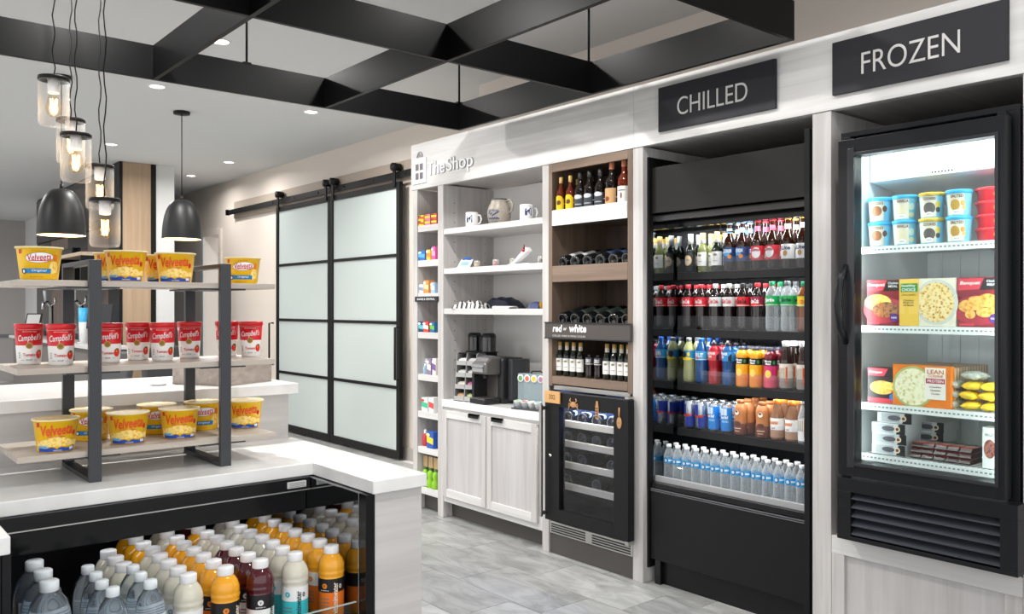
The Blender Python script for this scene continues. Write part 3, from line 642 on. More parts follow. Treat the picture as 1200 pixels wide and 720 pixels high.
for li, (x, step, ks, d, where) in enumerate(LANES):
    y0 = 2.035 if li < 5 else (2.01 if li < 7 else 2.04)
    for r, k in enumerate(ks):
        y = y0 + r * step
        if y > 2.615: break
        desc = {'orange_b': 'orange drink bottle, black and orange label', 'orange_w': 'orange drink bottle, white and orange label', 'cream_t': 'cloudy cream drink bottle with teal label', 'cream_w': 'cloudy cream drink bottle with white label', 'dark_red': 'dark red drink bottle with black label', 'water_slim': 'slim clear water bottle', 'water_big': 'large clear water bottle'}[k]
        place(k, 'drink_bottle', '%s, %s, %s from front' % (desc, where, ORD[r]), 'bottle', (x + random.uniform(-.003, .003), y, DECK), face_cam(x, y, random.uniform(-25, 25)), 'bottles in the island case')
# ================================================================== open drinks cooler
YA, YB, XF, XS = 1.9265, 2.773, 3.20, 3.39        # inner sides, side panel fronts, shelf fronts
oc = thing('drinks_cooler', 'tall black open front drinks cooler with mirrored side', 'refrigerator', (XF, 2.35, 0))
P('side_panel', oc, XF, 4.0, YB + .002, 2.783, .075, 2.10, m=BLACK); P('side_panel', oc, XF - .012, 4.0, 1.902, YA, .02, 2.10, m=BLACK)
P('side_trim', oc, XF - .012, XF + .02, YB - .001, 2.783, .075, 2.10, m=BLACK); P('mirror_side', oc, XF + .021, 3.98, YB - .002, YB + .0015, .47, 1.9, m=MIRROR, bev=0)
P('back_panel', oc, 3.93, 3.98, YA, YB - .003, .1, 2.0, m=LINER)
P('header_panel', oc, XF + .01, XF + .03, YA + .001, YB - .003, 1.822, 2.047, m=pbr('cooler_header', '222121', .35, spec=.3))
P('header_top', oc, XF + .03, 3.93, YA + .001, YB - .003, 1.95, 1.97, m=BLACK)
P('canopy_rail', oc, XF + .035, XF + .06, YA + .001, YB - .003, 1.785, 1.81, m=pbr('canopy_grey', '3b3a3a', .3)); P('canopy', oc, XF + .06, 3.93, YA + .001, YB - .003, 1.80, 1.82, m=LINER)
P('curtain_housing', oc, XF + .12, XF + .17, YA + .002, YB - .004, 1.755, 1.80, m=BLACKG)
hk = [(XF + .14, px_y(p, XF + .14), z) for p, z in ((844, 1.758), (844, 1.722), (846, 1.715), (860, 1.715), (862, 1.722), (862, 1.758))]
rel(B().tube(hk, .0035, pbr('handle_grey', '55555a', .3, .8), 6), oc).obj('curtain_pull', oc)
SHZ = [1.533, 1.247, .979, .749]
for z in SHZ:
    s_ = P('shelf', oc, XS + .008, 3.92, YA + .004, YB - .012, z - .02, z, m=LINER)
    P('price_rail', oc, XS, XS + .008, YA + .004, YB - .014, z - .037, z + .001, m=pbr('rail_black', '1f1f20', .4, spec=.3), par=s_)
    rel(B().box(XS + .002, XS + .005, YA + .004, YB - .014, z + .001, z + .068, thin_glass('clear_stop', (.96, .97, .98))), oc).obj('clear_stop', s_)
    area('cooler_shelf_lamp', (XS + .035, (YA + YB) / 2, z - .0215), 2.5, .02, .8, rot=(0, radians(-25), 0), col=(.95, .98, 1))
area('cooler_canopy_lamp', (XF + .21, (YA + YB) / 2, 1.792), 6.0, .03, .8, rot=(0, radians(-30), 0), col=(.95, .98, 1))
P('deck', oc, XF + .06, 3.92, YA + .002, YB - .004, .47, .50, m=LINER)
P('clear_front', oc, XF + .05, XF + .055, YA + .002, YB - .004, .49, .578, m=thin_glass('clear_stop')); P('front_lip', oc, XF + .03, XF + .05, YA + .002, YB - .004, .497, .525, m=pbr('lip_grey', '9b9c9d', .3))
P('bumper', oc, XF + .002, XF + .05, YA + .002, YB - .004, .472, .497, m=BLACKG)
P('kick_panel', oc, XF, XF + .02, YA + .002, YB - .004, .12, .452, m=BLACK); P('kick_trim', oc, XF - .003, XF + .02, YA + .002, YB - .004, .455, .459, m=pbr('trim_grey', '77777a', .3, .6), bev=0)
P('kick_trim', oc, XF - .001, XF + .02, YA + .002, YB - .004, .463, .468, m=pbr('trim_grey', '77777a', .3, .6), bev=0)
P('kick_lower', oc, XF + .03, XF + .04, YA + .002, YB - .03, 0.0, .13, m=BLACK)
P('foot', oc, XF + .005, XF + .035, YB - .06, YB - .025, 0, .12, m=BLACKG)

CLR = clear_plastic('clear_bottle', 'd3dbde', .2, .06)
COLA = liquid('cola', '1a0d0a', .15, .06); LEM = liquid('lemonade', 'c6c98a', .4); BLUD = liquid('blue_drink', '1c5c9c', .35); REDD = liquid('red_drink', 'b81a26', .3); ORJ = liquid('orange_juice', 'f0a01c', .1); PNK = liquid('pink_drink', '7c1626', .2); TEA = liquid('dark_tea', '2c1a14', .15)
GREY = pbr('cap_grey', '6d6f72', .35); CRED = pbr('cap_red', 'c9303a', .35); CGRN = pbr('cap_green', '1f8a58', .35); CBLU = pbr('cap_blue', '1d56b0', .35); CSIL = pbr('cap_silver', 'b9bcb8', .3)
def soda(kn, liq, cap, bg, txt, tc, h=.225, r=.0300, lz=(.115, .160), extra=None, lower=None):
    s = h / .225
    b_ = B().lathe([(0, .002), (r * .75, 0), (r * .97, .006 * s), (r, .02 * s), (r, .06 * s), (r * .93, .085 * s), (r, lz[0] * s - .002), (r, lz[1] * s + .002), (r * .93, .172 * s), (r * .62, .192 * s), (r * .42, .205 * s), (r * .42, .211 * s)], ([lower] * 4 if lower else [liq] * 4) + [liq] * 7, 20)
    c = B().lathe([(r * .44, .205 * s), (r * .47, .207 * s), (r * .47, .222 * s), (r * .42, h), (0, h)], cap, 18)
    R = lambda z: r + .0004; z0, z1 = lz[0] * s, lz[1] * s
    l = B().lathe([(r + .0004, z0), (r + .0004, z1)], bg, 20); zc = (z0 + z1) / 2
    if txt:
        for a in (0, pi * r): l.ctext(R, txt, a, zc + .002, (z1 - z0) * .48, tc, w=r * 1.55, bold=.03, shear=.25)
    if extra:
        for (u, z, ru, rz, m) in extra: l.cdisc(R, u * r, z0 + (z1 - z0) * z, ru * r, rz * (z1 - z0), m, .0009)
    l.cband(R, -r * 1.5, r * 1.5, z0 + .003, z0 + .006, flat('e9e4d8'), .0008, 12)
    kind(kn, ('bottle_body', b_), ('cap', c), ('label_wrap', l))
def ribs(kn): pass
soda('cola_red', COLA, CRED, pbr('label_cola_red', 'cf2230', .35), 'Coca-Cola', WHITE)
soda('cola_diet', COLA, CSIL, pbr('label_diet', 'cfd3d4', .3), 'Diet Coke', RED)
soda('cola_zero', COLA, pbr('cap_black', '2a2a2c', .35), pbr('label_cola_red', 'cf2230', .35), 'Coca-Cola', LBK)
soda('cola_cherry', COLA, CRED, pbr('label_cherry', '8f1c3c', .35), 'Coca-Cola', WHITE, extra=[(0, .2, 1.3, .2, RED)])
soda('lime_a', CLR, CGRN, pbr('label_green', '1fa05a', .35), 'Sprite', WHITE, h=.23)
soda('lime_b', CLR, GREY, pbr('label_green', '1fa05a', .35), 'Sprite', LBK, h=.23)
soda('citrus', liquid('brown_tea', '8a4a26', .3), CGRN, pbr('label_lime_yellow', 'b9c920', .35), '', WHITE, extra=[(0, .55, .55, .4, flat('f0c020')), (.1, .45, .4, .2, flat('d84a20'))])
soda('lemonade', LEM, GREY, pbr('label_lemon_blue', '2d86b8', .35), '', WHITE, extra=[(-.45, .55, .45, .38, LBK), (-.1, .1, 1.2, .18, flat('e6c820')), (.4, .6, .25, .25, flat('f0d030'))])
soda('blue_juice', BLUD, CBLU, pbr('label_sky', '3aa2d8', .35), 'FRUT', WHITE, extra=[(-.2, .3, .22, .2, RED)])
def power(kn, liq, bg):
    r = .0300; R = lambda z: r
    b_ = B().lathe([(0, 0), (r * .95, 0), (r, .006), (r, .055), (r * .9, .066), (r * .9, .09), (r, .098), (r, .165), (r * .85, .180), (r * .5, .19), (r * .5, .197)], liq, 20)
    c = B().lathe([(r * .52, .190), (r * .54, .194), (r * .54, .205), (r * .3, .208), (r * .28, .216), (0, .216)], LBK, 18)
    l = B().lathe([(r + .0004, .118), (r + .0004, .163)], bg, 20); l.cpatch(lambda z: r + .0004, [(-.01, .119), (.02, .119), (.034, .119), (.034, .155), (.02, .143)], LBK, .001)
    l.ctext(lambda z: r + .0004, 'POWER', -.006, .152, .013, WHITE, w=.04, bold=.03, shear=.2); l.ctext(lambda z: r + .0004, 'ADE', -.014, .137, .011, WHITE, w=.022, bold=.03, shear=.2)
    kind(kn, ('bottle_body', b_), ('cap', c), ('label_wrap', l))
power('sport_red', REDD, pbr('label_sport_red', 'd04048', .35)); power('sport_blue', BLUD, pbr('label_sport_blue', '2f86c4', .35))
def juice(kn, liq, lo, tx):
    r = .0298; R = lambda z: r + .0004
    b_ = B().lathe([(0, 0), (r * .95, 0), (r, .005), (r, .12), (r * .93, .125), (r * .93, .135), (r, .14), (r * .98, .155), (r * .8, .168), (r * .55, .175), (r * .55, .182)], liq, 20)
    c = B().lathe([(r * .57, .176), (r * .6, .178), (r * .6, .192), (0, .193)], pbr('cap_plum', '4a4a55', .3), 18)
    l = B().lathe([(r + .0004, .008), (r + .0004, .06), (r + .0004, .108)], [lo, tx], 20); l2 = l; l = B().lathe([(r + .0005, .108), (r + .0005, .138)], LBK, 20)
    l.ctext(R, 'Minute', 0, .129, .010, WHITE, w=.03, bold=.03); l.ctext(R, 'Maid', 0, .117, .010, WHITE, w=.024, bold=.03); l2.cdisc(R, .0, .07, .015, .018, flat('f7d060')); l.cdisc(R, .028, .123, .006, .009, flat('3b8a3a'))
    kind(kn, ('bottle_body', b_), ('cap', c), ('label_wrap', l2), ('brand_band', l))
juice('juice_orange', ORJ, pbr('label_peach', 'e88a3a', .35), pbr('label_sun', 'f2b024', .35)); juice('juice_pink', PNK, pbr('label_rose', 'd8506a', .35), pbr('label_magenta', 'cf2f6a', .35))
def tea(kn, liq, lab1, lab2, txt, cap, h=.2):
    r = .031; R = lambda z: r + .0004; k = h / .2
    b_ = B().lathe([(0, 0), (r * .95, 0), (r, .005), (r, .115 * k), (r * .9, .128 * k), (r * .62, .16 * k), (r * .5, .178 * k), (r * .5, .182 * k)], liq, 20)
    c = B().lathe([(r * .56, .178 * k), (r * .6, .18 * k), (r * .6, h - .002), (0, h)], cap, 18)
    l = B().lathe([(r + .0004, .012), (r + .0004, .05 * k), (r + .0004, .108 * k)], [lab2, lab1], 20)
    if txt: l.ctext(R, txt, -.004, .085 * k, .016, flat('d8761c'), w=.045, bold=.04); l.ctext(R, 'iced', -.004, .06 * k, .01, flat('3a2a22'), w=.016)
    else:
        for q in range(5): l.cband(R, -.024 + q * .007, -.020 + q * .007, .055, .105, flat('b5aca0'), .0009, 2)
        l.cband(R, .012, .020, .03, .108, flat('d05a20'), .001, 3)
    kind(kn, ('bottle_body', b_), ('cap', c), ('label_wrap', l))
tea('tea', TEA, pbr('label_tea', 'd9d0c4', .4), pbr('label_tea_low', '8a8078', .4), '', CAPW, .225)
tea('coffee', liquid('coffee_milk', '8a6248', .1), LW, pbr('label_mocha', 'b08a70', .4), "DUNKIN'", pbr('cap_orange', 'd9741f', .35), .185)
tea('clear_tall', CLR, LW, LW, '', CAPW, .2)
def can(kn, parts, txt, tc):
    r = .0265; R = lambda z: r + .0003
    b_ = B().lathe([(0, .003), (r * .75, 0), (r, .008), (r, .122), (r * .86, .131), (r * .86, .134)], pbr('can_silver', 'b9bfc4', .25, .8), 20)
    c = B().lathe([(r * .86, .134), (r * .80, .1345), (r * .78, .131), (0, .131)], pbr('can_lid', 'd5d8da', .25, .9), 20)
    l = B()
    for (u0, u1, z0, z1, m) in parts: l.cband(R, u0 * r, u1 * r, z0, z1, m, .0004, 10)
    if txt: l.ctext(R, txt[0], 0, txt[1], .014, tc, w=.038, bold=.04, shear=.15, eps=.0012)
    kind(kn, ('can_body', b_), ('can_lid', c), ('label_print', l, 'can_body'))
CB = pbr('can_blue', '1f3aa0', .3); CC = pbr('can_azure', '2080d0', .3)
can('can_quarter', [(-pi, 0, .066, .122, CB), (0, pi, .01, .064, CB), (-1.1, 1.1, .06, .07, flat('d8402c'))], ('Red Bull', .065), flat('d8402c'))
can('can_azure', [(-pi, pi, .01, .122, CC), (-.8, .5, .085, .118, flat('dfe9f2')), (-.5, .8, .05, .06, flat('8fc4ea'))], ('Red Bull', .075), WHITE)
def milk():
    r = .031; R = lambda z: r + .0003
    b_ = B().lathe([(0, 0), (r * .9, 0), (r, .006), (r, .055), (r * .9, .075), (r * .95, .1), (r * .98, .12), (r * .8, .14), (r * .55, .15)], [pbr('milk_dark', '7a4030', .35)] * 3 + [pbr('milk_tan', 'b9794a', .35)] * 5, 20)
    c = B().lathe([(r * .55, .15), (r * .62, .151), (r * .62, .166), (0, .167)], pbr('cap_tan', 'a8683c', .35), 18)
    l = B(); l.cdisc(R, 0, .107, .011, .012, flat('f0ead8'), .0012); l.cdisc(R, -.001, .112, .007, .005, flat('5a3020'), .0015); l.cdisc(lambda z: r * .97, 0, .055, .018, .012, flat('5a2c20'), .0012); l.cband(R, -.02, .02, .03, .034, flat('e2c8b0'), .0006, 6); l.cband(R, -.014, .014, .018, .021, flat('e2c8b0'), .0006, 6)
    kind('milk', ('bottle_body', b_), ('cap', c), ('label_print', l, 'bottle_body'))
milk()
def beer(kn, glass, foil, cap, bg, art, txt, tc, h=.232):
    r = .030; R = lambda z: r + .0004
    b_ = B().lathe([(0, .002), (r * .9, 0), (r, .005), (r, .125), (r * .9, .145), (r * .5, .172), (r * .42, .19), (r * .40, h - .006)], glass, 20)
    c = B().lathe([(r * .42, h - .008), (r * .50, h - .006), (r * .50, h - .002), (r * .42, h), (0, h)], cap, 14)
    l = B().lathe([(r + .0004, .045), (r + .0004, .112)], bg, 20); nk = B().lathe([(r * .47, .182), (r * .425, .205)], foil, 16)
    for (u, z, ru, rz, m) in art: l.cdisc(R, u, z, ru, rz, m)
    if txt: l.ctext(R, txt, 0, .095, .018, tc, w=.042, bold=.03, shear=.1)
    kind(kn, ('bottle_body', b_), ('cap', c), ('label_wrap', l), ('neck_label', nk))
DG = liquid('brown_glass', '2a1409', .3, .05); DKG = liquid('green_black_glass', '141c14', .25, .05); PGG = liquid('pale_green_glass', 'a9b070', .6, .05)
beer('beer_blue', DG, pbr('label_sky2', '6f9cc0', .4), pbr('cap_pale_blue', '8da6b8', .35), pbr('label_navy', '22406e', .35), [(-.004, .088, .018, .018, flat('5aa0d8')), (.012, .068, .010, .010, flat('e0842c'))], 'BLUE MOON', WHITE)
beer('beer_red', DG, pbr('foil_rose', 'c4566a', .35), CRED, pbr('label_beer_red', 'c02a38', .35), [(0, .08, .022, .026, flat('eceaea'))], 'Budweiser', flat('a03040'))
beer('beer_lite', DG, pbr('foil_cream', 'e6dcc4', .35), pbr('cap_gold', 'c9a04a', .35), LW, [(-.002, .070, .010, .013, flat('c89050'))], 'Lite', flat('24386e'))
def mini_wine(kn, glass, lab, foil, foil2, art=None, h=.195, round_=False, r=.027):
    R = lambda z: r + .0004
    b_ = B().lathe([(0, .002), (r * .9, 0), (r, .004), (r, .105), (r * .92, .118), (r * .5, .14), (r * .44, .15)], glass, 20)
    c = B().lathe([(r * .46, .143), (r * .50, .144), (r * .50, .165), (r * .50, h - .001), (0, h)], [foil2, foil2, foil, foil], 16)
    l = B()
    if round_: l.cdisc(R, 0, .06, .022, .026, flat('d6b488')); l.cdisc(R, 0, .06, .017, .021, lab, .0013); l.cdisc(R, 0, .062, .012, .004, flat('8aa6c0'), .0016)
    else:
        l.cband(R, -r * 1.25, r * 1.25, .03, .098, lab, .0005, 12); l.cdisc(R, 0, .082, .010, .006, flat('8a8468'), .0012); l.cband(R, -.012, .012, .05, .053, flat('9a9690'), .0012, 5)
    kind(kn, ('bottle_body', b_), ('cap', c), ('label_print', l, 'bottle_body'))
FG = pbr('foil_gold', 'c8a45a', .35); FW = pbr('foil_white', 'd9d4c8', .35); FS = pbr('foil_silver', 'c3c6c3', .3)
mini_wine('wine_red', DKG, flat('ebe9e4'), FG, FW); mini_wine('wine_slim', DKG, flat('ebe9e4'), FG, FW, r=.0222, h=.188); mini_wine('wine_white', PGG, flat('ebe9e4'), FG, FW); mini_wine('prosecco', DKG, flat('e6c9a0'), FS, FS, round_=True)
def still(kn, h=.178, r=.0262):
    R = lambda z: r + .0004; pr = [(0, .002), (r * .8, 0)]
    for q in range(4): pr += [(r, .008 + q * .018), (r * .94, .014 + q * .018)]
    pr += [(r, .082), (r, .115), (r * .95, .125), (r * .6, .15), (r * .42, .16), (r * .42, .165)]
    b_ = B().lathe(pr, CLR, 18)
    c = B().lathe([(r * .46, .162), (r * .5, .164), (r * .5, .176), (0, h)], CAPW, 16)
    l = B().lathe([(r + .0004, .084), (r + .0004, .112)], pbr('label_water_blue', '3d9fd6', .35), 18); l.cdisc(R, -.004, .098, .011, .012, flat('1f3f7a')); l.cdisc(R, -.004, .098, .0075, .008, flat('b9cfe0'), .0013); l.cband(R, .010, .03, .095, .103, WHITE, .0008, 5)
    kind(kn, ('bottle_body', b_), ('cap', c), ('label_wrap', l))
still('still')
DESC = {'cola_red': 'cola bottle with red label and red cap', 'cola_diet': 'cola bottle with silver label', 'cola_zero': 'cola bottle with red label and black cap', 'cola_cherry': 'cola bottle with dark cherry label', 'lime_a': 'clear soda bottle with green cap', 'lime_b': 'clear green-labelled soda bottle with grey cap', 'citrus': 'amber tea bottle with yellow green label', 'lemonade': 'pale yellow lemonade bottle', 'blue_juice': 'blue drink bottle with blue cap', 'sport_red': 'red sports drink bottle', 'sport_blue': 'blue sports drink bottle', 'juice_orange': 'orange juice bottle', 'juice_pink': 'pink juice bottle', 'tea': 'dark tea bottle with white cap', 'coffee': 'iced coffee bottle with orange cap', 'clear_tall': 'clear tall bottle', 'milk': 'tan chocolate milk bottle', 'can_quarter': 'blue and silver slim can', 'can_azure': 'azure slim can', 'beer_blue': 'beer bottle with blue neck label', 'beer_red': 'beer bottle with red cap', 'beer_lite': 'beer bottle with white label and gold cap', 'wine_red': 'small dark wine bottle with gold cap', 'wine_white': 'small green wine bottle with gold cap', 'prosecco': 'small sparkling wine bottle with silver foil', 'still': 'clear still water bottle'}
ROWS = [('top', SHZ[0], XS + .045, .066, 3, [(809.5, 'prosecco'), (824, 'wine_white'), (840.5, 'wine_red'), (855, 'beer_blue'), (870, 'beer_blue'), (888, 'beer_red'), (905.6, 'beer_red'), (923.5, 'beer_lite'), (941, 'beer_lite')]),
        ('second', SHZ[1], XS + .045, .068, 3, [(806.5, 'cola_red'), (822, 'cola_red'), (838.5, 'cola_diet'), (854.5, 'cola_diet'), (871, 'cola_zero'), (888, 'cola_cherry'), (905, 'lime_a'), (923, 'lime_b'), (942.5, 'citrus')]),
        ('third', SHZ[2], XS + .045, .068, 3, [(807.5, 'lemonade'), (822, 'blue_juice'), (837.5, 'sport_red'), (853.5, 'sport_blue'), (870, 'juice_orange'), (886, 'juice_orange'), (903, 'juice_pink'), (921.5, 'tea'), (942, 'tea')]),
        ('fourth', SHZ[3], XS + .045, .062, 4, [(808, 'can_quarter'), (821, 'can_quarter'), (836.5, 'can_azure'), (851.5, 'can_azure'), (868, 'milk'), (893.5, 'milk'), (911, 'coffee'), (928.5, 'coffee'), (943.5, 'clear_tall')]),
        ('bottom', .5002, XF + .10, .056, 2, [(801 + 13.55 * k, 'still') for k in range(11)])]
for rn, z, x0, step, deep, items in ROWS:
    if rn == 'bottom': items = [(None, 'still')] * 14
    for i, (px, k) in enumerate(items):
        y = px_y(px, x0) if px else YB - .035 - i * .0565
        for r in range(deep):
            if r and rn != 'fourth' and k in ('prosecco',) and r > 1: continue
            if i >= 8 and rn != 'bottom' and r > 1: continue
            where = 'on %s cooler shelf' % rn if rn != 'bottom' else 'on bottom cooler deck'
            lab = '%s %s, %s' % (DESC[k].replace(' and ', ', '), where, ('front, %s from mirror' % ORD[i] if i < 14 else 'at the open end') if r == 0 else 'row %s, %s from mirror' % (('two', 'three', 'four')[r - 1], ORD[i] if i < 14 else 'last'))
            place(k, 'drink_can' if k.startswith('can') else 'drink_bottle', lab, 'can' if k.startswith('can') else 'bottle', (x0 + r * step, y, z + .0012), radians(-90 + random.uniform(-4, 16)), 'drinks in the black cooler')

# ================================================================== wine column contents
def spirit(kn, liq, r, h, lab, cap, art=None, neck=.45):
    R = lambda z: r + .0004
    b_ = B().lathe([(0, .002), (r * .92, 0), (r, .004), (r, h * .55), (r * .9, h * .62), (r * .42, h * .73), (r * .36, h * .88)], liq, 16)
    c = B().lathe([(r * .38, h * .84), (r * .42, h * .85), (r * .42, h * .99), (0, h)], cap, 14)
    l = B(); l.cband(R, -r * 1.2, r * 1.2, h * .1, h * .46, lab, .0005, 12)
    for (u, z, ru, rz, m) in art or []: l.cdisc(R, u * r, z * h, ru * r, rz * h, m)
    kind(kn, ('bottle_body', b_), ('cap', c), ('label_print', l, 'bottle_body'))
AMB = liquid('amber', '7a2c14', .4, .05)
spirit('rum', AMB, .0265, .225, flat('e9c21c'), pbr('cap_straw', 'c9a860', .4), [(0, .46, .95, .07, flat('e9c21c')), (0, .36, .5, .06, flat('5a4010'))])
spirit('whiskey', liquid('black_glass', '1a1210', .2, .05), .031, .235, pbr('label_slate', '3c4046', .4), pbr('cap_blackish', '2a2a2a', .4), [(0, .42, .8, .05, flat('c9ccd0')), (0, .25, .8, .012, flat('a9adb2')), (0, .17, .7, .01, flat('a9adb2'))])
spirit('bourbon', liquid('black_glass', '1a1210', .2, .05), .034, .262, pbr('label_kraft', 'c9a070', .45), pbr('cap_copper', 'c88060', .4), [(-.3, .25, .4, .05, flat('8a3a24'))])
spirit('rye', AMB, .034, .265, flat('e4e2dc'), pbr('cap_copper', 'c88060', .4), [(0, .28, .15, .06, flat('8a4050')), (0, .38, .7, .012, flat('70706c'))])
SPIR = [(657.5, 3.192, 'rum', 'yellow labelled rum bottle at the tray end'), (668.5, 3.192, 'rum', 'yellow labelled rum bottle, second in the tray'), (680, 3.197, 'whiskey', 'black whiskey bottle next to the rum'), (691, 3.197, 'whiskey', 'black whiskey bottle in the middle of the tray'), (703.5, 3.197, 'whiskey', 'black whiskey bottle beside the kraft label bottle'), (717, 3.197, 'bourbon', 'tall bottle with kraft label and copper cap'), (731.5, 3.197, 'rye', 'tall amber bottle with white label'),
      (677, 3.31, 'rum', 'rum bottle hidden behind the whiskey'), (695, 3.31, 'whiskey', 'whiskey bottle in the back row'), (738, 3.31, 'rye', 'amber bottle in the back row')]
for px, x, k, lab in SPIR: place(k, 'spirit_bottle', lab + ' on the upper wine column shelf', 'bottle', (x, px_y(px, x), 1.851), radians(-75), 'spirits on the wine column')
def wine_lying(kn, glass, lab):
    r = .037                                       # axis along +X, base towards the aisle
    prof = [(0, .012), (r * .55, .004), (r * .85, 0), (r, .006), (r, .185), (r * .8, .21), (r * .42, .235), (r * .38, .29)]
    b_ = B().lathe(prof, glass, 20); b_.v = [(z, y, -x) for x, y, z in b_.v]
    l = B().lathe([(r + .0006, .055), (r + .0006, .15)], lab, 20); l.v = [(z, y, -x) for x, y, z in l.v]
    g_ = B().lathe([(r * .77, .0005), (r * .81, -.0010), (r * .85, -.0006)], pbr('ring_glint', '707276', .3), 20); g_.v = [(z, y, -x) for x, y, z in g_.v]  # grey ring paints the arc of reflected light on the bottle base
    kind(kn, ('bottle_body', b_), ('label_wrap', l), ('base_glint', g_, 'bottle_body'))
DWG = liquid('wine_glass', '0d0f10', .1, .06)
wine_lying('lying_white', DWG, flat('c9c9ca')); wine_lying('lying_blue', DWG, flat('34486a')); wine_lying('lying_green', DWG, flat('3c4640')); wine_lying('lying_dark', DWG, flat('24262a'))
yy0 = [3.398, 3.302, 3.207, 3.112, 3.017, 2.925]
for row, z, ks in (('upper', 1.5602, ['lying_white', 'lying_white', 'lying_dark', 'lying_blue', 'lying_blue', 'lying_dark']), ('lower', 1.2502, ['lying_dark', 'lying_green', 'lying_green', 'lying_green', 'lying_green', 'lying_dark'])):
    for i, k in enumerate(ks):
        zz = z + .0375
        place(k, 'wine_bottle', 'dark wine bottle lying on the %s wine rack, %s from the coffee counter side' % (row, ORD[i]), 'bottle', (W + .034, yy0[i], zz + .004), 0, 'wine bottles lying on racks').rotation_euler[1] = radians(-13)
for i, px in enumerate((656.5, 664.5, 672.5, 680.5, 711.5, 720, 728.5, 736.5)):
    place('wine_slim', 'wine_bottle', 'small wine bottle with white label above the wine cooler, %s from the coffee counter side' % ORD[i], 'bottle', (W + .05, px_y(px, W + .05), .9802), radians(-72), 'small wine bottles over the wine cooler')
soda('cola_small', COLA, pbr('cap_black', '2a2a2c', .35), pbr('label_night', '4a4650', .35), 'ZERO', WHITE, h=.125, r=.022, lz=(.13, .20))
for i, px in enumerate((691, 701)): place('cola_small', 'soda_bottle', 'short dark soda bottle between the small wines, %s one' % ('nearer the coffee' if i == 0 else 'nearer the cooler'), 'bottle', (W + .05, px_y(px, W + .05), .9802), radians(-75), 'short soda bottles')

# ================================================================== under counter wine cooler
wl = thing('wine_cooler', 'black glass door wine cooler set under the wine column', 'refrigerator', (W, 3.15, 0))
P('toe_kick', wl, W + .012, W + .03, 2.853, 3.472, 0, .108, m=TOE)
CB_ = pbr('cabinet_black', '19191b', .4)
P('cabinet_side', wl, W + .012, 3.6, 3.445, 3.471, .11, .93, m=CB_); P('cabinet_side', wl, W + .012, 3.6, 2.854, 2.88, .11, .93, m=CB_)
P('cabinet_top', wl, W + .012, 3.6, 2.88, 3.445, .905, .93, m=STEEL); P('cabinet_floor', wl, W + .03, 3.6, 2.88, 3.445, .18, .2, m=CB_); P('cabinet_back', wl, 3.58, 3.6, 2.88, 3.445, .2, .905, m=pbr('cooler_back', '2c3038', .4))
gr = P('vent_grille', wl, W + .004, W + .012, 2.856, 3.470, .112, .176, m=STEEL)
for h0, h1 in ((2.87, 3.14), (3.19, 3.455)):
    for z in (.124, .137, .150, .163): P('vent_slot', wl, W + .002, W + .0045, h0, h1, z - .0035, z + .0035, m=LINER, bev=0, par=gr)
dr = B(); y0, y1, z0, z1 = 2.828, 3.437, .203, .90
gy0, gy1, gz0, gz1 = px_y(719, 3.1), px_y(655, 3.1), .27, .825
door = rel(B().box(3.1, 3.145, y0, gy0, z0, z1, BLACK).box(3.1, 3.145, gy1, y1, z0, z1, BLACK).box(3.1, 3.145, gy0, gy1, z0, gz0, BLACK).box(3.1, 3.145, gy0, gy1, gz1, z1, BLACK), wl).obj('door', wl, .001)
rel(B().box(3.118, 3.124, gy0, gy1, gz0, gz1, thin_glass('wine_cooler_glass', (.80, .82, .88), .8)), wl).obj('pane', door)
rel(B().box(3.06, 3.075, y1 - .012, y1 + .006, .22, .83, STEEL).box(3.062, 3.1, y1 - .01, y1 + .004, .80, .82, STEEL).box(3.062, 3.1, y1 - .01, y1 + .004, .23, .25, STEEL), wl).obj('bar_handle', door, .002)
P('hinge', wl, 3.11, 3.15, 2.835, 2.86, .903, .915, m=STEEL); P('hinge', wl, 3.11, 3.15, 2.835, 2.86, .18, .20, m=STEEL)
rel(B().lathe([(.0, 0), (.009, 0), (.009, .004), (0, .004)], CHROME, 14), wl)
lk = B().lathe([(0, .006), (.009, .004), (.009, 0)], CHROME, 14); lk.v = [(3.1 - z, y1 - .045 + x, .555 + y) for x, y, z in lk.v]; rel(lk, wl).obj('lock', door)
for z in (.722, .614, .497, .38):
    s_ = P('shelf_front', wl, W + .03, W + .05, 2.885, 3.44, z - .018, z + .018, m=wood('beech', 'd8d0bc', 'c4bba6', 'Y'))
    P('rack', wl, W + .05, 3.56, 2.885, 3.44, z - .012, z - .006, m=CB_, par=s_)
area('wine_cooler_lamp', (3.30, 3.16, .90), 7, .03, .5, col=(.25, .4, 1.0))
area('wine_cooler_shelf_fill', (W + .004, 3.16, .893), 3.5, .02, .5, rot=(0, radians(-12), 0), col=(1, .97, .9))  # added fill lamp that brightens the shelf fronts
for zi, z in enumerate((.722, .614, .497, .38)):
    for i, y in enumerate((3.38, 3.27, 3.16, 3.05, 2.945)):
        if (zi, i) in ((2, 2), (3, 1), (3, 3), (1, 4)): continue
        place('lying_dark', 'wine_bottle', 'wine bottle lying in the wine cooler, %s shelf, %s from the handle' % (('top', 'second', 'third', 'lowest')[zi], ORD[i]), 'bottle', (W + .055, y, z - .0055 + .0375), 0, 'wine bottles in the wine cooler')
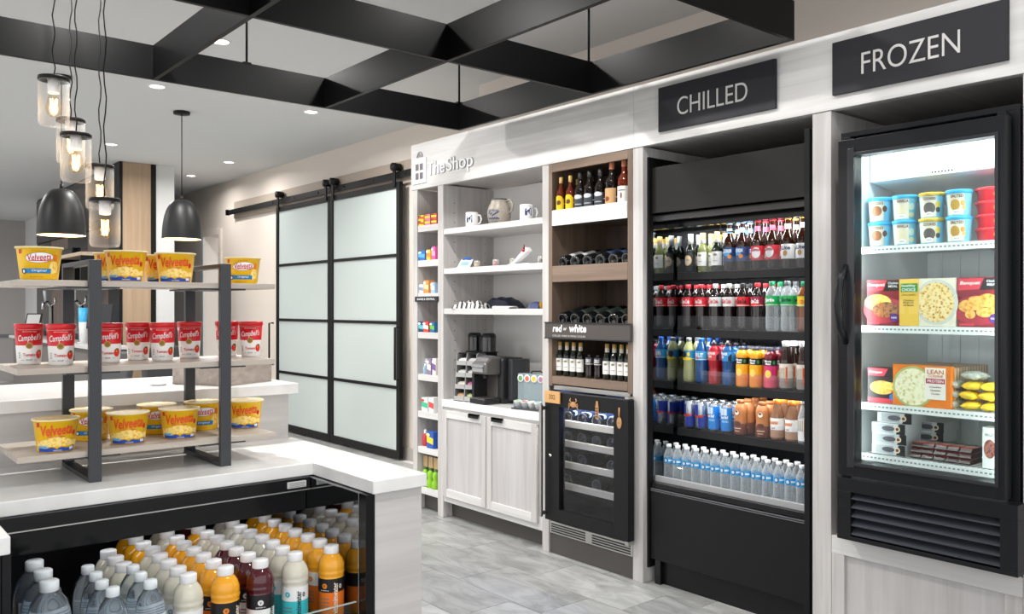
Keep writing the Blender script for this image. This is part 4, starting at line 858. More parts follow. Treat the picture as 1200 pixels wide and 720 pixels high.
# door ornaments
MW = pbr('magnet_wood', 'b98a5c', .5); MD = flat('6a4528')
t = thing('number_plaque', 'small wooden plaque reading 302 on the wine cooler door', 'plaque', (3.092, px_y(647, 3.092), .875))
B().box(-.004, .004, -.062, .056, -.033, .031, pbr('plaque_wood', 'd0a066', .5)).obj('board', t, .001)
B().ftext('302', (-.0046, -.004, 0), (0, -1, 0), (0, 0, 1), .026, MD, w=.05, bold=.01).obj('lettering', t)
t = thing('crab_magnet', 'wooden crab shaped magnet on the wine cooler door', 'magnet', (3.0975, px_y(672, 3.1), .845))
b_ = B().ball((0, 0, 0), .003, .022, .016, MW)
b_.obj('shell', t)
for s_ in (-1, 1):
    for a in (-50, -20, 10): B().tube([(0, s_ * .016, -.004), (0, s_ * .030, .004 + .022 * sin(radians(a))), (0, s_ * .036, -.01 + .028 * sin(radians(a)))], .002, MW, 6).obj('leg', t)
    B().tube([(0, s_ * .012, .010), (0, s_ * .026, .022), (0, s_ * .018, .034)], [.003, .004, .002], MW, 6).obj('claw', t)
t = thing('carved_magnet', 'narrow carved wooden magnet on the wine cooler door', 'magnet', (3.0975, px_y(700, 3.1), .835))
B().box(-.002, .002, -.011, .011, -.045, .02, MW).obj('body', t, .001)
for q in range(4): B().box(-.0034, -.0018, -.008, .008, -.038 + q * .014, -.031 + q * .014, MD).obj('carving', t)
B().prism([(-.009, .02), (.009, .02), (.004, .045), (-.006, .042)], 'X', -.002, .002, MW).obj('tip', t)
t = thing('spoon_magnet', 'wooden spoon shaped magnet on the wine cooler door', 'magnet', (3.0975, px_y(726, 3.1), .80))
B().ball((0, 0, -.015), .003, .017, .03, MW).obj('bowl', t); B().tube([(0, 0, .01), (0, 0, .06)], [.005, .0035], MW, 8).obj('handle', t)
B().ftext('oo', (-.0036, 0, -.015), (0, -1, 0), (0, 0, 1), .006, MD, w=.014).obj('lettering', t)
# ================================================================== upright freezer
FX = 3.08
fz = thing('upright_freezer', 'black glass door upright freezer on a wood pedestal', 'freezer', (FX, 1.4, .445))
FB = pbr('freezer_black', '16171a', .32, spec=.35)
fy0, fy1 = 1.118, 1.716                          # door
by0, by1 = 1.10, 1.745                           # cabinet
P('cabinet_side', fz, FX + .075, 3.95, by1 - .04, by1, .66, 2.03, m=FB); P('cabinet_side', fz, FX + .075, 3.95, by0, by0 + .035, .66, 2.03, m=FB)
P('cabinet_top', fz, FX + .075, 3.95, by0, by1, 2.03, 2.05, m=FB); P('base_box', fz, FX + .075, 3.95, by0, by1, .446, .69, m=FB)
lin_ = P('liner_back', fz, 3.80, 3.82, by0 + .036, by1 - .041, .69, 2.029, m=FLINER); P('liner_side', fz, FX + .08, 3.80, by1 - .05, by1 - .041, .70, 2.02, m=FLINER); P('liner_side', fz, FX + .08, 3.80, by0 + .036, by0 + .045, .70, 2.02, m=FLINER)
P('liner_top', fz, FX + .08, 3.80, by0 + .045, by1 - .05, 2.0, 2.02, m=FLINER); P('liner_floor', fz, FX + .08, 3.80, by0 + .045, by1 - .05, .70, .715, m=FLINER)
rel(B().prism([(FX + .20, 1.86), (FX + .20, 1.999), (3.80, 1.999), (3.80, 1.80)], 'Y', by0 + .05, by1 - .055, FLINER), fz).obj('evaporator_cover', fz, .003)
for k in range(7): P('vent_hole', fz, FX + .198, FX + .2005, 1.37 + k * .012, 1.376 + k * .012, 1.868, 1.874, m=CHAR, bev=0)
for k in range(8): P('back_rib', fz, 3.793, 3.80, by0 + .08 + k * .075, by0 + .095 + k * .075, .72, 1.79, m=FLINER)
for y in (by1 - .052, by0 + .047): 
    P('shelf_standard', fz, FX + .12, FX + .135, y - .004, y + .004, .72, 1.98, m=pbr('standard_grey', 'c5caca', .4))
# glowing lamp strips behind the frame
LED = pbr('led_strip', 'ffffff', .5, emit='f2faff', es=6)
for y, s_ in ((by1 - .058, 1), (by0 + .053, -1)): P('led_strip', fz, FX + .078, FX + .088, y - .004, y + .004, .75, 1.95, m=LED, bev=0)
area('freezer_lamp', (FX + .10, 1.42, 1.985), 1.8, .04, .5, rot=(0, radians(-25), 0), col=(.95, 1, 1))
area('freezer_side_lamp', (FX + .10, by1 - .062, 1.35), 3.0, 1.1, .02, rot=(radians(90), radians(90), radians(40)), col=(.95, 1, 1))
area('freezer_side_lamp', (FX + .10, by0 + .058, 1.35), 3.0, 1.1, .02, rot=(radians(-90), radians(90), radians(-40)), col=(.95, 1, 1))
gy0, gy1, gz0, gz1 = 1.150, 1.648, .765, 1.938
dz0, dz1 = .71, 2.005
door = rel(B().box(FX, FX + .055, fy0, gy0 - .0, dz0, dz1, FB).box(FX, FX + .055, gy1, fy1, dz0, dz1, FB).box(FX, FX + .055, gy0, gy1, dz0, gz0, FB).box(FX, FX + .055, gy0, gy1, gz1, dz1, FB), fz).obj('door', fz, .002)
ir = B()
for a in ((gy0 - .012, gy0, gz0 - .012, gz1 + .012), (gy1, gy1 + .028, gz0 - .02, gz1 + .03), (gy0, gy1, gz0 - .012, gz0), (gy0, gy1, gz1, gz1 + .012)): ir.box(FX - .006, FX + .001, a[0], a[1], a[2], a[3], pbr('gasket_black', '2c2d31', .25))
rel(ir, fz).obj('inner_frame', door, .001)
rel(B().box(FX + .02, FX + .026, gy0, gy1, gz0, gz1, thin_glass('freezer_glass', (.95, .985, .98), .6)), fz).obj('pane', door)
hp = [(FX - .003, fy1 - .035, 1.22), (FX - .035, fy1 - .028, 1.28), (FX - .045, fy1 - .025, 1.37), (FX - .035, fy1 - .028, 1.46), (FX - .003, fy1 - .035, 1.52)]
rel(B().tube(hp, [.012, .014, .015, .014, .012], FB, 10), fz).obj('bow_handle', door)
P('hinge', fz, FX + .01, FX + .06, fy0 + .005, fy0 + .03, 2.006, 2.02, m=FB)
P('grille_frame', fz, FX, FX + .07, 1.08, 1.72, .648, .70, m=FB); P('grille_frame', fz, FX, FX + .07, 1.08, 1.72, .462, .478, m=FB)
P('grille_end', fz, FX, FX + .07, 1.665, 1.72, .478, .648, m=FB); P('grille_end', fz, FX, FX + .07, 1.08, 1.135, .478, .648, m=FB)
P('grille_back', fz, FX + .055, FX + .07, 1.135, 1.665, .478, .648, m=LINER)
for k in range(5):
    z = .485 + k * .034
    rel(B().prism([(FX + .004, z), (FX + .004, z + .004), (FX + .045, z + .026), (FX + .045, z + .022)], 'Y', 1.136, 1.664, pbr('louver_grey', '3a3d43', .35)), fz).obj('louver', fz)
FSZ = [1.597, 1.288, .985, .785]
SX = 3.205
WIRE = pbr('wire_white', 'eef2f0', .35)
for z in FSZ:
    b_ = B()
    for k in range(28): y = by0 + .055 + k * .0193; b_.tube([(SX + .006, y, z - .003), (3.76, y, z - .003)], .0018, WIRE, 4)
    for x in (SX + .15, SX + .35): b_.tube([(x, by0 + .052, z - .006), (x, by1 - .058, z - .006)], .003, WIRE, 5)
    s_ = rel(b_, fz).obj('wire_shelf', fz, kind='stuff')
    rail = P('price_rail', fz, SX, SX + .006, by0 + .05, by1 - .056, z - .028, z - .001, m=WIRE, bev=0, par=s_)
    tk = B()
    for k in range(34): y = by0 + .06 + k * .0155; tk.box(SX - .0005, SX, y, y + .009, z - .017, z - .011, flat('8a908e'))
    rel(tk, fz).obj('rail_slots', s_, kind='stuff')

# ---- ice cream pints and tubs
def pint(kn, lidm, art, name):
    R = lambda z: .038 + .006 * z / .09
    b_ = B().lathe([(0, .001), (.0375, .0), (.038, .002), (.044, .085)], pbr('pint_sky', '7cc3dc', .35), 24)
    c = B().lathe([(.0445, .082), (.0465, .083), (.0465, .094), (.045, .096), (.043, .095), (0, .094)], lidm, 24)
    l = B(); l.cband(R, -.05, .012, .004, .080, flat('ded8c6'), .0005, 10)
    for (u, z, ru, rz, m) in art: l.cdisc(R, u, z, ru, rz, m, .0010)
    l.ctext(R, name, -.012, .072, .011, flat('5a4030'), w=.044, bold=.03); l.cdisc(R, -.012, .014, .014, .009, flat('f4f4f2'), .0016); l.ctext(R, 'dairy', -.012, .014, .006, flat('3a4a60'), w=.018, eps=.002)
    for q in range(6): l.cband(R, .045, .055, .015 + q * .01, .018 + q * .01, flat('a9c4cc'), .0009, 3)
    kind(kn, ('tub', b_), ('lid', c), ('label_print', l, 'tub'))
LB = pbr('lid_sky', '35a6d6', .35); LG = pbr('lid_gold', 'c9a838', .35); DK = flat('3c3430')
pint('pint_choc', LB, [(-.015, .042, .02, .02, flat('8a5a38')), (.016, .05, .009, .012, flat('5a3420'))], 'CHOCOLATE')
pint('pint_van', LB, [(-.012, .038, .019, .019, flat('e2d8b8')), (.022, .05, .012, .014, flat('c9e0d0')), (.022, .02, .01, .01, flat('d8d8a0'))], 'VANILLA')
pint('pint_cook', LG, [(-.012, .036, .021, .022, flat('55514e')), (.018, .05, .010, .012, flat('d8c050')), (.018, .03, .008, .01, DK)], 'COOKIES')
pint('pint_caramel', LB, [(-.018, .04, .016, .020, flat('b08a30')), (.008, .046, .008, .010, flat('d89040')), (.012, .03, .006, .008, flat('e0a050'))], 'SALTED')
cups4 = [(1031.5, 'pint_choc', 'chocolate ice cream pint with blue lid'), (1060.5, 'pint_van', 'vanilla ice cream pint with blue lid'), (1092, 'pint_cook', 'cookie ice cream pint with gold lid'), (1124, 'pint_caramel', 'caramel ice cream pint with blue lid')]
for px, k, lab in cups4:
    x = SX + .062; y = px_y(px, x)
    for r in range(2): place(k, 'ice_cream_pint', '%s, %s on the top freezer shelf' % (lab, ('lower one' if r == 0 else 'stacked on another')), 'ice cream', (x, y, FSZ[0] + .0005 + r * .0965), radians(-62), 'ice cream pints in the freezer')
RT = pbr('tub_red', 'c8222e', .3)
R = lambda z: .061 + .006 * z / .04
b_ = B().lathe([(0, 0), (.059, 0), (.061, .003), (.067, .040)], RT, 28); c = B().lathe([(.068, .037), (.071, .038), (.071, .046), (.069, .048), (0, .047)], pbr('tub_lid_red', 'd8323a', .3), 28)
l = B(); l.cdisc(R, 0, .021, .022, .017, flat('e8b040')); l.cdisc(R, 0, .021, .019, .014, flat('f0ece0'), .0013); l.ctext(R, 'ice', -.002, .027, .008, RED, w=.02, bold=.03, eps=.002); l.ctext(R, 'Cups', 0, .016, .010, flat('702060'), w=.028, bold=.04, eps=.002)
kind('red_tub', ('tub', b_), ('lid', c), ('label_print', l, 'tub'))
x = SX + .105; y = 1.228
for r in range(4): place('red_tub', 'frozen_tub', 'flat red frozen treat tub, %s in the freezer stack' % ('lowest', 'second from bottom', 'third from bottom', 'topmost')[r], 'tub', (x, y, FSZ[0] + .0005 + r * .0485), radians(-60), 'red tubs in the freezer')

# ---- frozen meal boxes (front faces the aisle, local -Y)
def boxkind(kn, w, h, d, base, art):
    b_ = B().box(-w / 2, w / 2, 0, d, 0, h, base); p = B(); e = -.0005
    def rect(x0, x1, z0, z1, m, lv=1): p.add([(x0, e * lv, z0), (x1, e * lv, z0), (x1, e * lv, z1), (x0, e * lv, z1)], [(0, 1, 2, 3)], m)
    def poly(pts, m, lv=1): p.add([(a, e * lv, b2) for a, b2 in pts], [tuple(range(len(pts)))], m)
    def disc(cx, cz, rx, rz, m, lv=2, n=22): p.add([(cx + rx * cos(2 * pi * k / n), e * lv, cz + rz * sin(2 * pi * k / n)) for k in range(n)], [tuple(range(n))], m)
    def txt(s, cx, cz, hh, m, ww, lv=4, shear=0, bold=.02): p.ftext(s, (cx, e * lv, cz), (1, 0, 0), (0, 0, 1), hh, m, w=ww, bold=bold, shear=shear)
    art(rect, poly, disc, txt)
    kind(kn, ('carton', b_), ('front_print', p, 'carton'))
MEAT = spots('meat_print', '3a1c10', '6a3a20', 'a0683a', 70); MACP = spots('pasta_gold_print', 'c08018', 'e8b030', 'f4d878', 120); NOOD = spots('noodle_print', '7a3a18', 'd8a848', 'f0dca0', 90); NUG = spots('nugget_print', 'b06820', 'd8902c', 'eab860', 60); PALE = spots('pale_pasta_print', 'b0a860', 'e0d8a0', 'f4f0d0', 60)
MAR = pbr('carton_maroon', '7a1c28', .4); DKM = pbr('carton_dark', '2a2022', .4); ROSE = flat('c83a48')
def art_b(food):
    def f(rect, poly, disc, txt):
        w, h = (.128 if food == 'meat' else .145), .178
        poly([(-w / 2, h * .98), (w * .12, h * .98), (w * .0, h * .76), (-w / 2, h * .74)], ROSE); poly([(w * .14, h * .98), (w / 2, h * .98), (w / 2, h * .76), (w * .02, h * .74)], LBK)
        txt('Banquet', -w * .2, h * .88, .017, WHITE, .07, shear=.2); txt('Chicken', w * .32, h * .92, .009, WHITE, .04); txt('MEAL', w * .32, h * .85, .009, WHITE, .036)
        disc(0, h * .34, w * .62, h * .30, flat('a02c38'), 1)
        if food == 'meat': disc(-.02, h * .5, w * .42, h * .18, MACP, 2); disc(.012, h * .34, w * .42, h * .17, MEAT, 3)
        else:
            for lv_, (cx, cz, rx, rz) in enumerate(((-.04, .075, .03, .022), (-.01, .085, .032, .026), (.03, .095, .034, .024), (-.028, .045, .018, .016), (.022, .052, .03, .017), (.05, .06, .022, .02))): disc(cx, cz, rx, rz, NUG, 3 + lv_ * .4)
        disc(w * .36, h * .17, .017, .017, flat('4a2a7a'), 6); txt('100%', w * .36, h * .17, .007, WHITE, .022, 7); rect(-w * .45, -w * .1, h * .02, h * .07, ROSE, 3)
    return f
boxkind('meal_meat', .128, .178, .035, MAR, art_b('meat')); boxkind('meal_nugget', .145, .178, .035, MAR, art_b('nugget'))
def art_h(rect, poly, disc, txt):
    w, h = .205, .178
    disc(.035, h * .5, .078, .085, flat('d0d2c8'), 1); disc(.033, h * .5, .066, .074, NOOD, 2)
    rect(-w / 2, -w * .14, 0, h, flat('e8c050'), 3); rect(-w / 2 + .006, -w * .16, h * .72, h * .90, flat('2a8a3c'), 4)
    txt('healthy', -w * .325, h * .85, .012, WHITE, .052, 5); txt('CHOICE', -w * .325, h * .77, .012, WHITE, .052, 5); txt('CAFE STEAMERS', -w * .325, h * .66, .007, flat('a07020'), .055, 5)
    for q, s in enumerate(('Chicken', 'Margherita', 'with Balsamic')): txt(s, -w * .33, h * (.54 - q * .05), .007, flat('3a3020'), .04, 5)
boxkind('meal_noodle', .205, .178, .035, pbr('carton_cream', 'e9e4d0', .4), art_h)
def art_p(rect, poly, disc, txt):
    w, h = .118, .135
    poly([(-w / 2, h), (w * .2, h), (w * .05, h * .78), (-w / 2, h * .78)], ROSE); txt('Banquet', -w * .22, h * .88, .013, WHITE, .055, shear=.2); disc(0, h * .45, w * .42, h * .2, NUG, 2); disc(.02, h * .5, w * .4, h * .12, MACP, 3); disc(w * .36, h * .2, .014, .014, flat('2a7ac0'), 4); rect(-w / 2, w / 2, 0, h * .14, ROSE, 2)
boxkind('meal_pie', .118, .135, .04, DKM, art_p)
def art_l(rect, poly, disc, txt):
    w, h = .215, .155
    disc(-.03, h * .47, .078, .078, flat('a9b070'), 1); disc(-.03, h * .47, .070, .070, PALE, 2); rect(.015, .09, h * .2, h * .96, flat('f4eee4'), 3)
    txt('LEAN', .053, h * .86, .016, flat('c86a20'), .06, 5); txt('CUISINE', .053, h * .76, .009, flat('c86a20'), .055, 5); rect(.018, .087, h * .58, h * .70, flat('b0283a'), 4); txt('PROTEIN', .053, h * .64, .011, WHITE, .058, 5)
    for q in range(3): txt('Cheddar', .053, h * (.5 - q * .08), .006, flat('6a5a50'), .045 - .006 * q, 5)
boxkind('meal_pasta', .215, .155, .028, pbr('carton_orange', 'e07a24', .4), art_l)
kind('carton_plain', ('carton', B().box(-.1075, .1075, 0, .022, 0, .150, pbr('carton_tan', 'd8c0a0', .4)).box(-.1076, .1076, .009, .013, 0, .1502, flat('6a3a28'))))
def bx(kn, nm, lab, px, x, z, rz=-90, grp='frozen meal boxes', cat='box'): return place(kn, nm, lab, cat, (x, px_y(px, x), z + .0006), radians(rz), grp)
XB = SX + .012
for r in range(3):
    bk_ = ('at the front', 'second in line', 'third in line')[r]
    bx('meal_meat', 'frozen_meal_box', 'maroon frozen beef meal box %s by the freezer hinge-free side' % bk_ if r < 0 else 'maroon frozen beef meal box, %s, beside the door handle side' % bk_, 1034.5, XB, FSZ[1]).location[0] += .04 * r
    bx('meal_nugget', 'frozen_meal_box', 'maroon frozen chicken nugget meal box, %s, on the middle shelf' % bk_, 1147, XB, FSZ[1]).location[0] += .04 * r
for r in range(3): bx('meal_noodle', 'frozen_meal_box', 'cream and gold noodle meal box with green logo, %s' % ('at the front', 'second in line', 'third in line')[r], 1086, XB - .008, FSZ[1]).location[0] += .037 * r
for r in range(2): bx('meal_pie', 'frozen_meal_box', 'dark frozen pie box with red banner, %s' % ('at the front', 'behind the first')[r], 1034, XB + .004, FSZ[2]).location[0] += .045 * r
bx('meal_pasta', 'frozen_meal_box', 'orange pasta meal box at the front of the third freezer shelf', 1079.5, XB - .006, FSZ[2])
x0_, y0_ = XB + .024, px_y(1079.5, XB - .006)
for r in range(12): place('carton_plain', 'frozen_meal_box', 'tan meal carton edge-on behind the orange pasta box, %s back' % ORD[r], 'box', (x0_ + r * .0245, y0_ - .004, FSZ[2] + .0006), radians(-90), 'cartons filed behind the pasta box')
# ---- bags
def bag(lab, loc, sx, sy, sz, m, rz, tilt, grp):
    b_ = B(); n, k = 14, 8
    vs = []
    for j in range(k + 1):
        for i in range(n):
            a = 2 * pi * i / n; t = -1 + 2 * j / k; pr_ = (1 - abs(t) ** 4) * .96 + .04
            vs.append((sx * t * (1 - .06 * sin(3 * i)), sy * math.copysign(abs(cos(a)) ** .6, cos(a)) * (1 - .12 * abs(t) ** 6), sz * math.copysign(abs(sin(a)) ** 1.2, sin(a)) * pr_ * (.9 + .1 * sin(7 * t + 2 * i))))
    fs = [(j * n + i, (j + 1) * n + i, (j + 1) * n + (i + 1) % n, j * n + (i + 1) % n) for j in range(k) for i in range(n)] + [tuple(range(n)), tuple(range(k * n, (k + 1) * n))[::-1]]
    b_.add(vs, fs, m, True); t_ = thing('frozen_bag', lab, 'bag', loc, radians(rz), grp); t_.rotation_euler[1] = radians(tilt)
    b_.obj('pouch', t_); B().box(sx * .95, sx * 1.12, -sy * .55, sy * .55, -.002, .002, m).obj('seal', t_)
YB_ = spots('yellow_bag_print', 'b89010', 'e2b818', 'f2d440', 30); CB2 = pbr('clear_bag', 'c9cfc4', .25, noise=(30, '8f968a', 3))
for i, (px, dx, dz, sx, m, nm) in enumerate(((1120, .06, .019, .021, CB2, 'clear bag, lowest of the small bags'), (1120, .06, .055, .022, CB2, 'clear bag, middle of the small bags'), (1122, .06, .091, .024, CB2, 'clear bag, top of the small bags'),
        (1140, .055, .018, .034, YB_, 'yellow bag, lowest of the middle pile'), (1139, .055, .054, .033, YB_, 'yellow bag, second of the middle pile'), (1141, .055, .090, .034, YB_, 'yellow bag, top of the middle pile'), (1142, .055, .126, .036, CB2, 'clear bag, resting on the middle pile'),
        (1163, .055, .018, .034, YB_, 'yellow bag, lowest of the pile at the door edge'), (1162, .055, .054, .034, YB_, 'yellow bag, second of the pile at the door edge'), (1163, .055, .090, .034, YB_, 'yellow bag, top of the pile at the door edge'))):
    x = SX + dx
    bag('frozen food ' + nm, (x, px_y(px, x) - .002, FSZ[2] + dz), sx, .044, .0172, m, 84 + 12 * (i % 2), (-5, 4, -4, 5)[i % 4], 'frozen bags on the third freezer shelf')
# ---- silver ice pop boxes, wrapped bars and tall carton on the freezer floor shelf
def art_s(rect, poly, disc, txt):
    rect(-.05, .02, .004, .036, flat('a9adb0'), 1); disc(.0, .02, .025, .010, flat('4a4a50'), 2); poly([(.03, 0), (.065, 0), (.065, .04), (.04, .04)], LBK, 2); disc(.035, .02, .011, .011, flat('e8dcc0'), 3); disc(.035, .02, .006, .006, flat('7a3020'), 4)
boxkind('pop_box', .13, .04, .15, pbr('carton_silver', 'd3d7d8', .3), art_s)
for i, (px, x, dz) in enumerate(((1041, SX + .03, 0), (1042, SX + .035, .0405), (1041, SX + .032, .081), (1048, SX + .05, .1215), (1084, SX + .20, 0), (1085, SX + .20, .0405), (1086, SX + .20, .081))):
    bx('pop_box', 'ice_pop_box', 'silver ice cream bar box, %s' % ('lowest of the front stack', 'second of the front stack', 'third of the front stack', 'top of the front stack', 'lowest of the rear stack', 'middle of the rear stack', 'top of the rear stack')[i], px, x, FSZ[3] + dz, -88 + 3 * (i % 2), 'silver boxes on the lowest freezer shelf')
kind('wrapped_bar', ('wrapper', B().prism([(-.055, .0), (.055, 0), (.058, .008), (.05, .018), (-.05, .018), (-.058, .008)], 'Y', -.02, .02, pbr('wrapper_dark', '4a2422', .3, noise=(40, '241416', 3)))), ('band', B().box(-.02, .022, -.0202, .0202, .0178, .0186, flat('c9a9a0')).box(-.05, -.03, -.0202, .0202, .0178, .0186, RED)), ('crimp', B().box(.056, .066, -.02, .02, .006, .009, pbr('crimp_silver', 'a9a4a2', .3, .6)).box(-.066, -.056, -.02, .02, .006, .009, pbr('crimp_silver', 'a9a4a2', .3, .6))))
random.seed(5)
for i in range(15):
    q, lv = i % 5, i // 5; x = SX + .085 + .008 * lv; z = FSZ[3] + .001 + .0192 * lv; y = px_y(1080, SX + .085) - q * .0445
    place('wrapped_bar', 'ice_cream_bar', 'dark wrapped ice cream bar on the lowest freezer shelf, %s layer, %s along' % (('lowest', 'middle', 'upper')[lv], ORD[q]), 'ice cream', (x, y, z), radians(random.uniform(-2, 2)), 'wrapped bars in the freezer')
def art_w(rect, poly, disc, txt):
    disc(0, .07, .020, .034, spots('choc_print', '2a1210', '5a2a24', '8a5a50', 120), 2); txt('MAGIC', 0, .12, .012, flat('8a8a88'), .03, 4)
boxkind('tall_carton', .05, .145, .06, pbr('carton_white', 'dfe3e0', .4), art_w)
bx('tall_carton', 'ice_pop_box', 'tall white carton with dark bar picture at the freezer door edge', 1160, SX + .02, FSZ[3], -90, 'silver boxes on the lowest freezer shelf')
bx('tall_carton', 'ice_pop_box', 'tall white carton second from the freezer door edge, beside the wrapped bars', 1176, SX + .02, FSZ[3], -90, 'silver boxes on the lowest freezer shelf')

# ================================================================== display bay contents
def xy(px, X): return (X, px_y(px, X))
# mugs
NAVY = flat('2a3a6e')
def mug(lab, px, X, z, rz):
    R = lambda z_: .040
    t = thing('coffee_mug', lab, 'mug', (*xy(px, X), z + .0005), radians(rz), 'printed mugs')
    b_ = B().lathe([(0, .002), (.037, 0), (.040, .004), (.0402, .095), (.0385, .096), (.037, .094), (.036, .008), (0, .006)], WHITEG, 28).obj('cup', t)
    B().tube([(.038, 0, .078), (.058, 0, .076), (.066, 0, .052), (.058, 0, .028), (.038, 0, .022)], .0055, WHITEG, 8).obj('handle', t)
    l = B(); l.cpatch(R, [(-.02, .03), (-.008, .03), (-.004, .06), (.006, .036), (.010, .07), (.016, .068), (.012, .03), (.02, .03), (.018, .078), (.008, .072), (-.002, .05), (-.012, .072), (-.022, .066)], NAVY, .0008); l.ctext(R, 'COFFEE', 0, .085, .004, flat('777777'), w=.03); l.obj('print', b_)
mug('white mug with navy rooster print nearer the narrow shelf', 553, 3.25, 1.864, -62); mug('white mug with navy print beside the stoneware jug', 617, 3.25, 1.864, -25)
t = thing('stoneware_jug', 'grey stoneware jug with blue brushwork on the top display shelf', 'jug', (*xy(585, 3.27), 1.8645), radians(-70))
ST = pbr('stoneware', 'aba396', .35, noise=(30, '9a9285', 4)); R = lambda z: .07
prof = [(0, .001), (.058, 0), (.064, .01), (.072, .05), (.073, .085), (.064, .115), (.052, .135), (.050, .150), (.054, .158), (.050, .158), (.046, .15)]
jb = B().lathe(prof, [ST] * 7 + [pbr('jug_rim', '3a3c44', .35)] * 3, 32).obj('body', t)
B().tube([(.050, 0, .145), (.078, 0, .150), (.096, 0, .12), (.092, 0, .085), (.070, 0, .07)], [.008, .009, .009, .008, .008], ST, 10).obj('handle', t)
R = lambda z: .0725 if z < .09 else .0725 - (z - .09) * .33
l = B()
for k in range(5):
    l.cdisc(R, -.03 + k * .015, .055 + .008 * abs(k - 2), .012, .005, flat('3a466e'), .0012, 14, .6); l.cdisc(R, -.03 + k * .015, .035, .012, .004, flat('3a466e'), .0012, 14, -.5)
l.ctext(R, 'Willow', 0, .083, .018, flat('4a527a'), w=.07, shear=.2, eps=.0016); l.cband(R, -.03, .03, .012, .016, flat('4a4c56'), .004, 8); l.obj('brushwork', jb)
# trinkets on second shelf
def card_stand(lab, px, X, z):
    t = thing('card_display', lab, 'display', (*xy(px, X), z + .0005), radians(-70), 'small items on the second display shelf')
    B().prism([(-.045, 0), (.005, .055), (.008, .055), (-.03, 0)], 'X', -.045, .045, WHITEG).obj('sloped_card', t); B().box(-.048, .048, -.05, .02, 0, .004, WHITE).obj('base', t)
    B().tube([(-.03, .004, .054), (-.01, .0, .064), (.02, .004, .058), (.035, .004, .054)], [.004, .008, .009, .003], pbr('ribbon_blue', '2a5ab0', .4), 8).obj('ribbon', t)
    B().add([(-.03, -.0335, .016), (.03, -.0335, .016), (.03, -.0135, .04), (-.03, -.0135, .04)], [(0, 1, 2, 3)], flat('8ab0c8')).obj('print', t)
card_stand('white sloped card display with blue bow', 547, 3.24, 1.608)
GLS = clear_plastic('votive_glass', 'd8d8d4', .25)
for i, (px, c, nm) in enumerate(((559, 'c9a878', 'amber'), (581, 'd0506a', 'pink'), (601, 'c0b090', 'beige'), (634, '4a4038', 'dark'))):
    t = thing('glass_trinket', 'small glass trinket with %s filling on the second display shelf' % nm, 'ornament', (*xy(px, 3.235), 1.6085), 0, 'small items on the second display shelf')
    B().lathe([(0, 0), (.018, 0), (.02, .004), (.019, .04), (.017, .042)], GLS, 16).obj('jar', t); B().ball((0, 0, .014), .014, .014, .012, flat(c)).obj('filling', t); B().ball((.004, .004, .036), .008, .007, .007, flat('d8d0c0')).obj('stopper', t)
t = thing('gift_box', 'tilted white slim gift box with red ribbon tie', 'box', (*xy(611, 3.23), 1.6085), radians(-90))
b_ = B().prism([(-.075, .004), (-.062, 0), (.075, .078), (.058, .10)], 'Y', -.02, .02, WHITE).obj('box', t, .001)
B().ball((.045, -.021, .082), .012, .012, .010, RED).obj('knot', t); B().tube([(.048, -.022, .088), (.052, -.022, .115)], [.006, .003], flat('8a2a24'), 8).obj('ribbon_tail', t); B().box(-.09, .10, -.03, .03, -.0003, .006, WHITE).obj('card', t)
# folded garments on third shelf
def folded(lab, px, X, z, w, d, layers, cols, rz, grp='folded textiles'):
    t = thing('folded_shirt', lab, 'clothing', (*xy(px, X), z + .0005), radians(rz), grp)
    zz = 0
    for k in range(layers):
        h = .012; b_ = B(); n = 10
        for q in range(n):
            x0, x1 = -w / 2 + w * q / n, -w / 2 + w * (q + 1) / n; c_ = cols[q % len(cols)]
            e0 = .0035 * sin(q * 1.7 + k); e1 = .0035 * sin((q + 1) * 1.7 + k)
            b_.add([(x0, -d / 2, zz), (x1, -d / 2, zz), (x1, -d / 2 - .004, zz + h * .5), (x0, -d / 2 - .004, zz + h * .5), (x1, -d / 2, zz + h + e1), (x0, -d / 2, zz + h + e0), (x1, d / 2, zz + h + e1), (x0, d / 2, zz + h + e0), (x1, d / 2, zz), (x0, d / 2, zz)], [(0, 1, 2, 3), (3, 2, 4, 5), (5, 4, 6, 7), (7, 6, 8, 9), (9, 8, 1, 0)], c_, True)
        b_.obj('fold', t); zz += h + .0005
    return t
BK_, WH_ = flat('23242a'), flat('e6e4de')
def heap(lab, px, X, z, w, d, h, cols, rz, sw=.02, wob=.14):
    t = thing('folded_shirt', lab, 'clothing', (*xy(px, X), z + .0005), radians(rz), 'folded textiles'); b_ = B(); n = 26; m_ = 10
    def H(i, j):
        u, v = -1 + 2 * i / n, -1 + 2 * j / m_
        return max(0.0, h * (1 - abs(u) ** 3) ** .6 * (1 - abs(v) ** 4) ** .5 * (1 - wob + wob * sin(i * .9 + j * .7)))
    for i in range(n):
        for j in range(m_):
            q = [(i, j), (i + 1, j), (i + 1, j + 1), (i, j + 1)]
            b_.add([(-w / 2 + w * a_ / n, -d / 2 + d * c_ / m_, H(a_, c_)) for a_, c_ in q], [(0, 1, 2, 3)], cols[int((w * i / n + d * j / m_ * .8) / sw) % len(cols)], True)
    b_.obj('cloth', t); B().box(-w * .42, w * .42, -d * .42, d * .42, 0, .006, cols[-1]).obj('underside_fold', t)
heap('black and white striped shirt heaped on the third display shelf', 553, 3.25, 1.35, .235, .13, .055, [BK_, WH_], -72, .017)
heap('navy sweater folded behind the striped shirt', 590, 3.42, 1.35, .25, .16, .075, [flat('22263a')], -85, wob=.05)
folded('white folded tea towel at the shelf front', 592, 3.215, 1.35, .16, .07, 1, [WH_], -90)
heap('navy and mustard cap at the end of the third display shelf', 630, 3.25, 1.35, .085, .1, .042, [flat('2e3a60'), flat('2e3a60'), flat('d0a030')], -80, .045, .03)

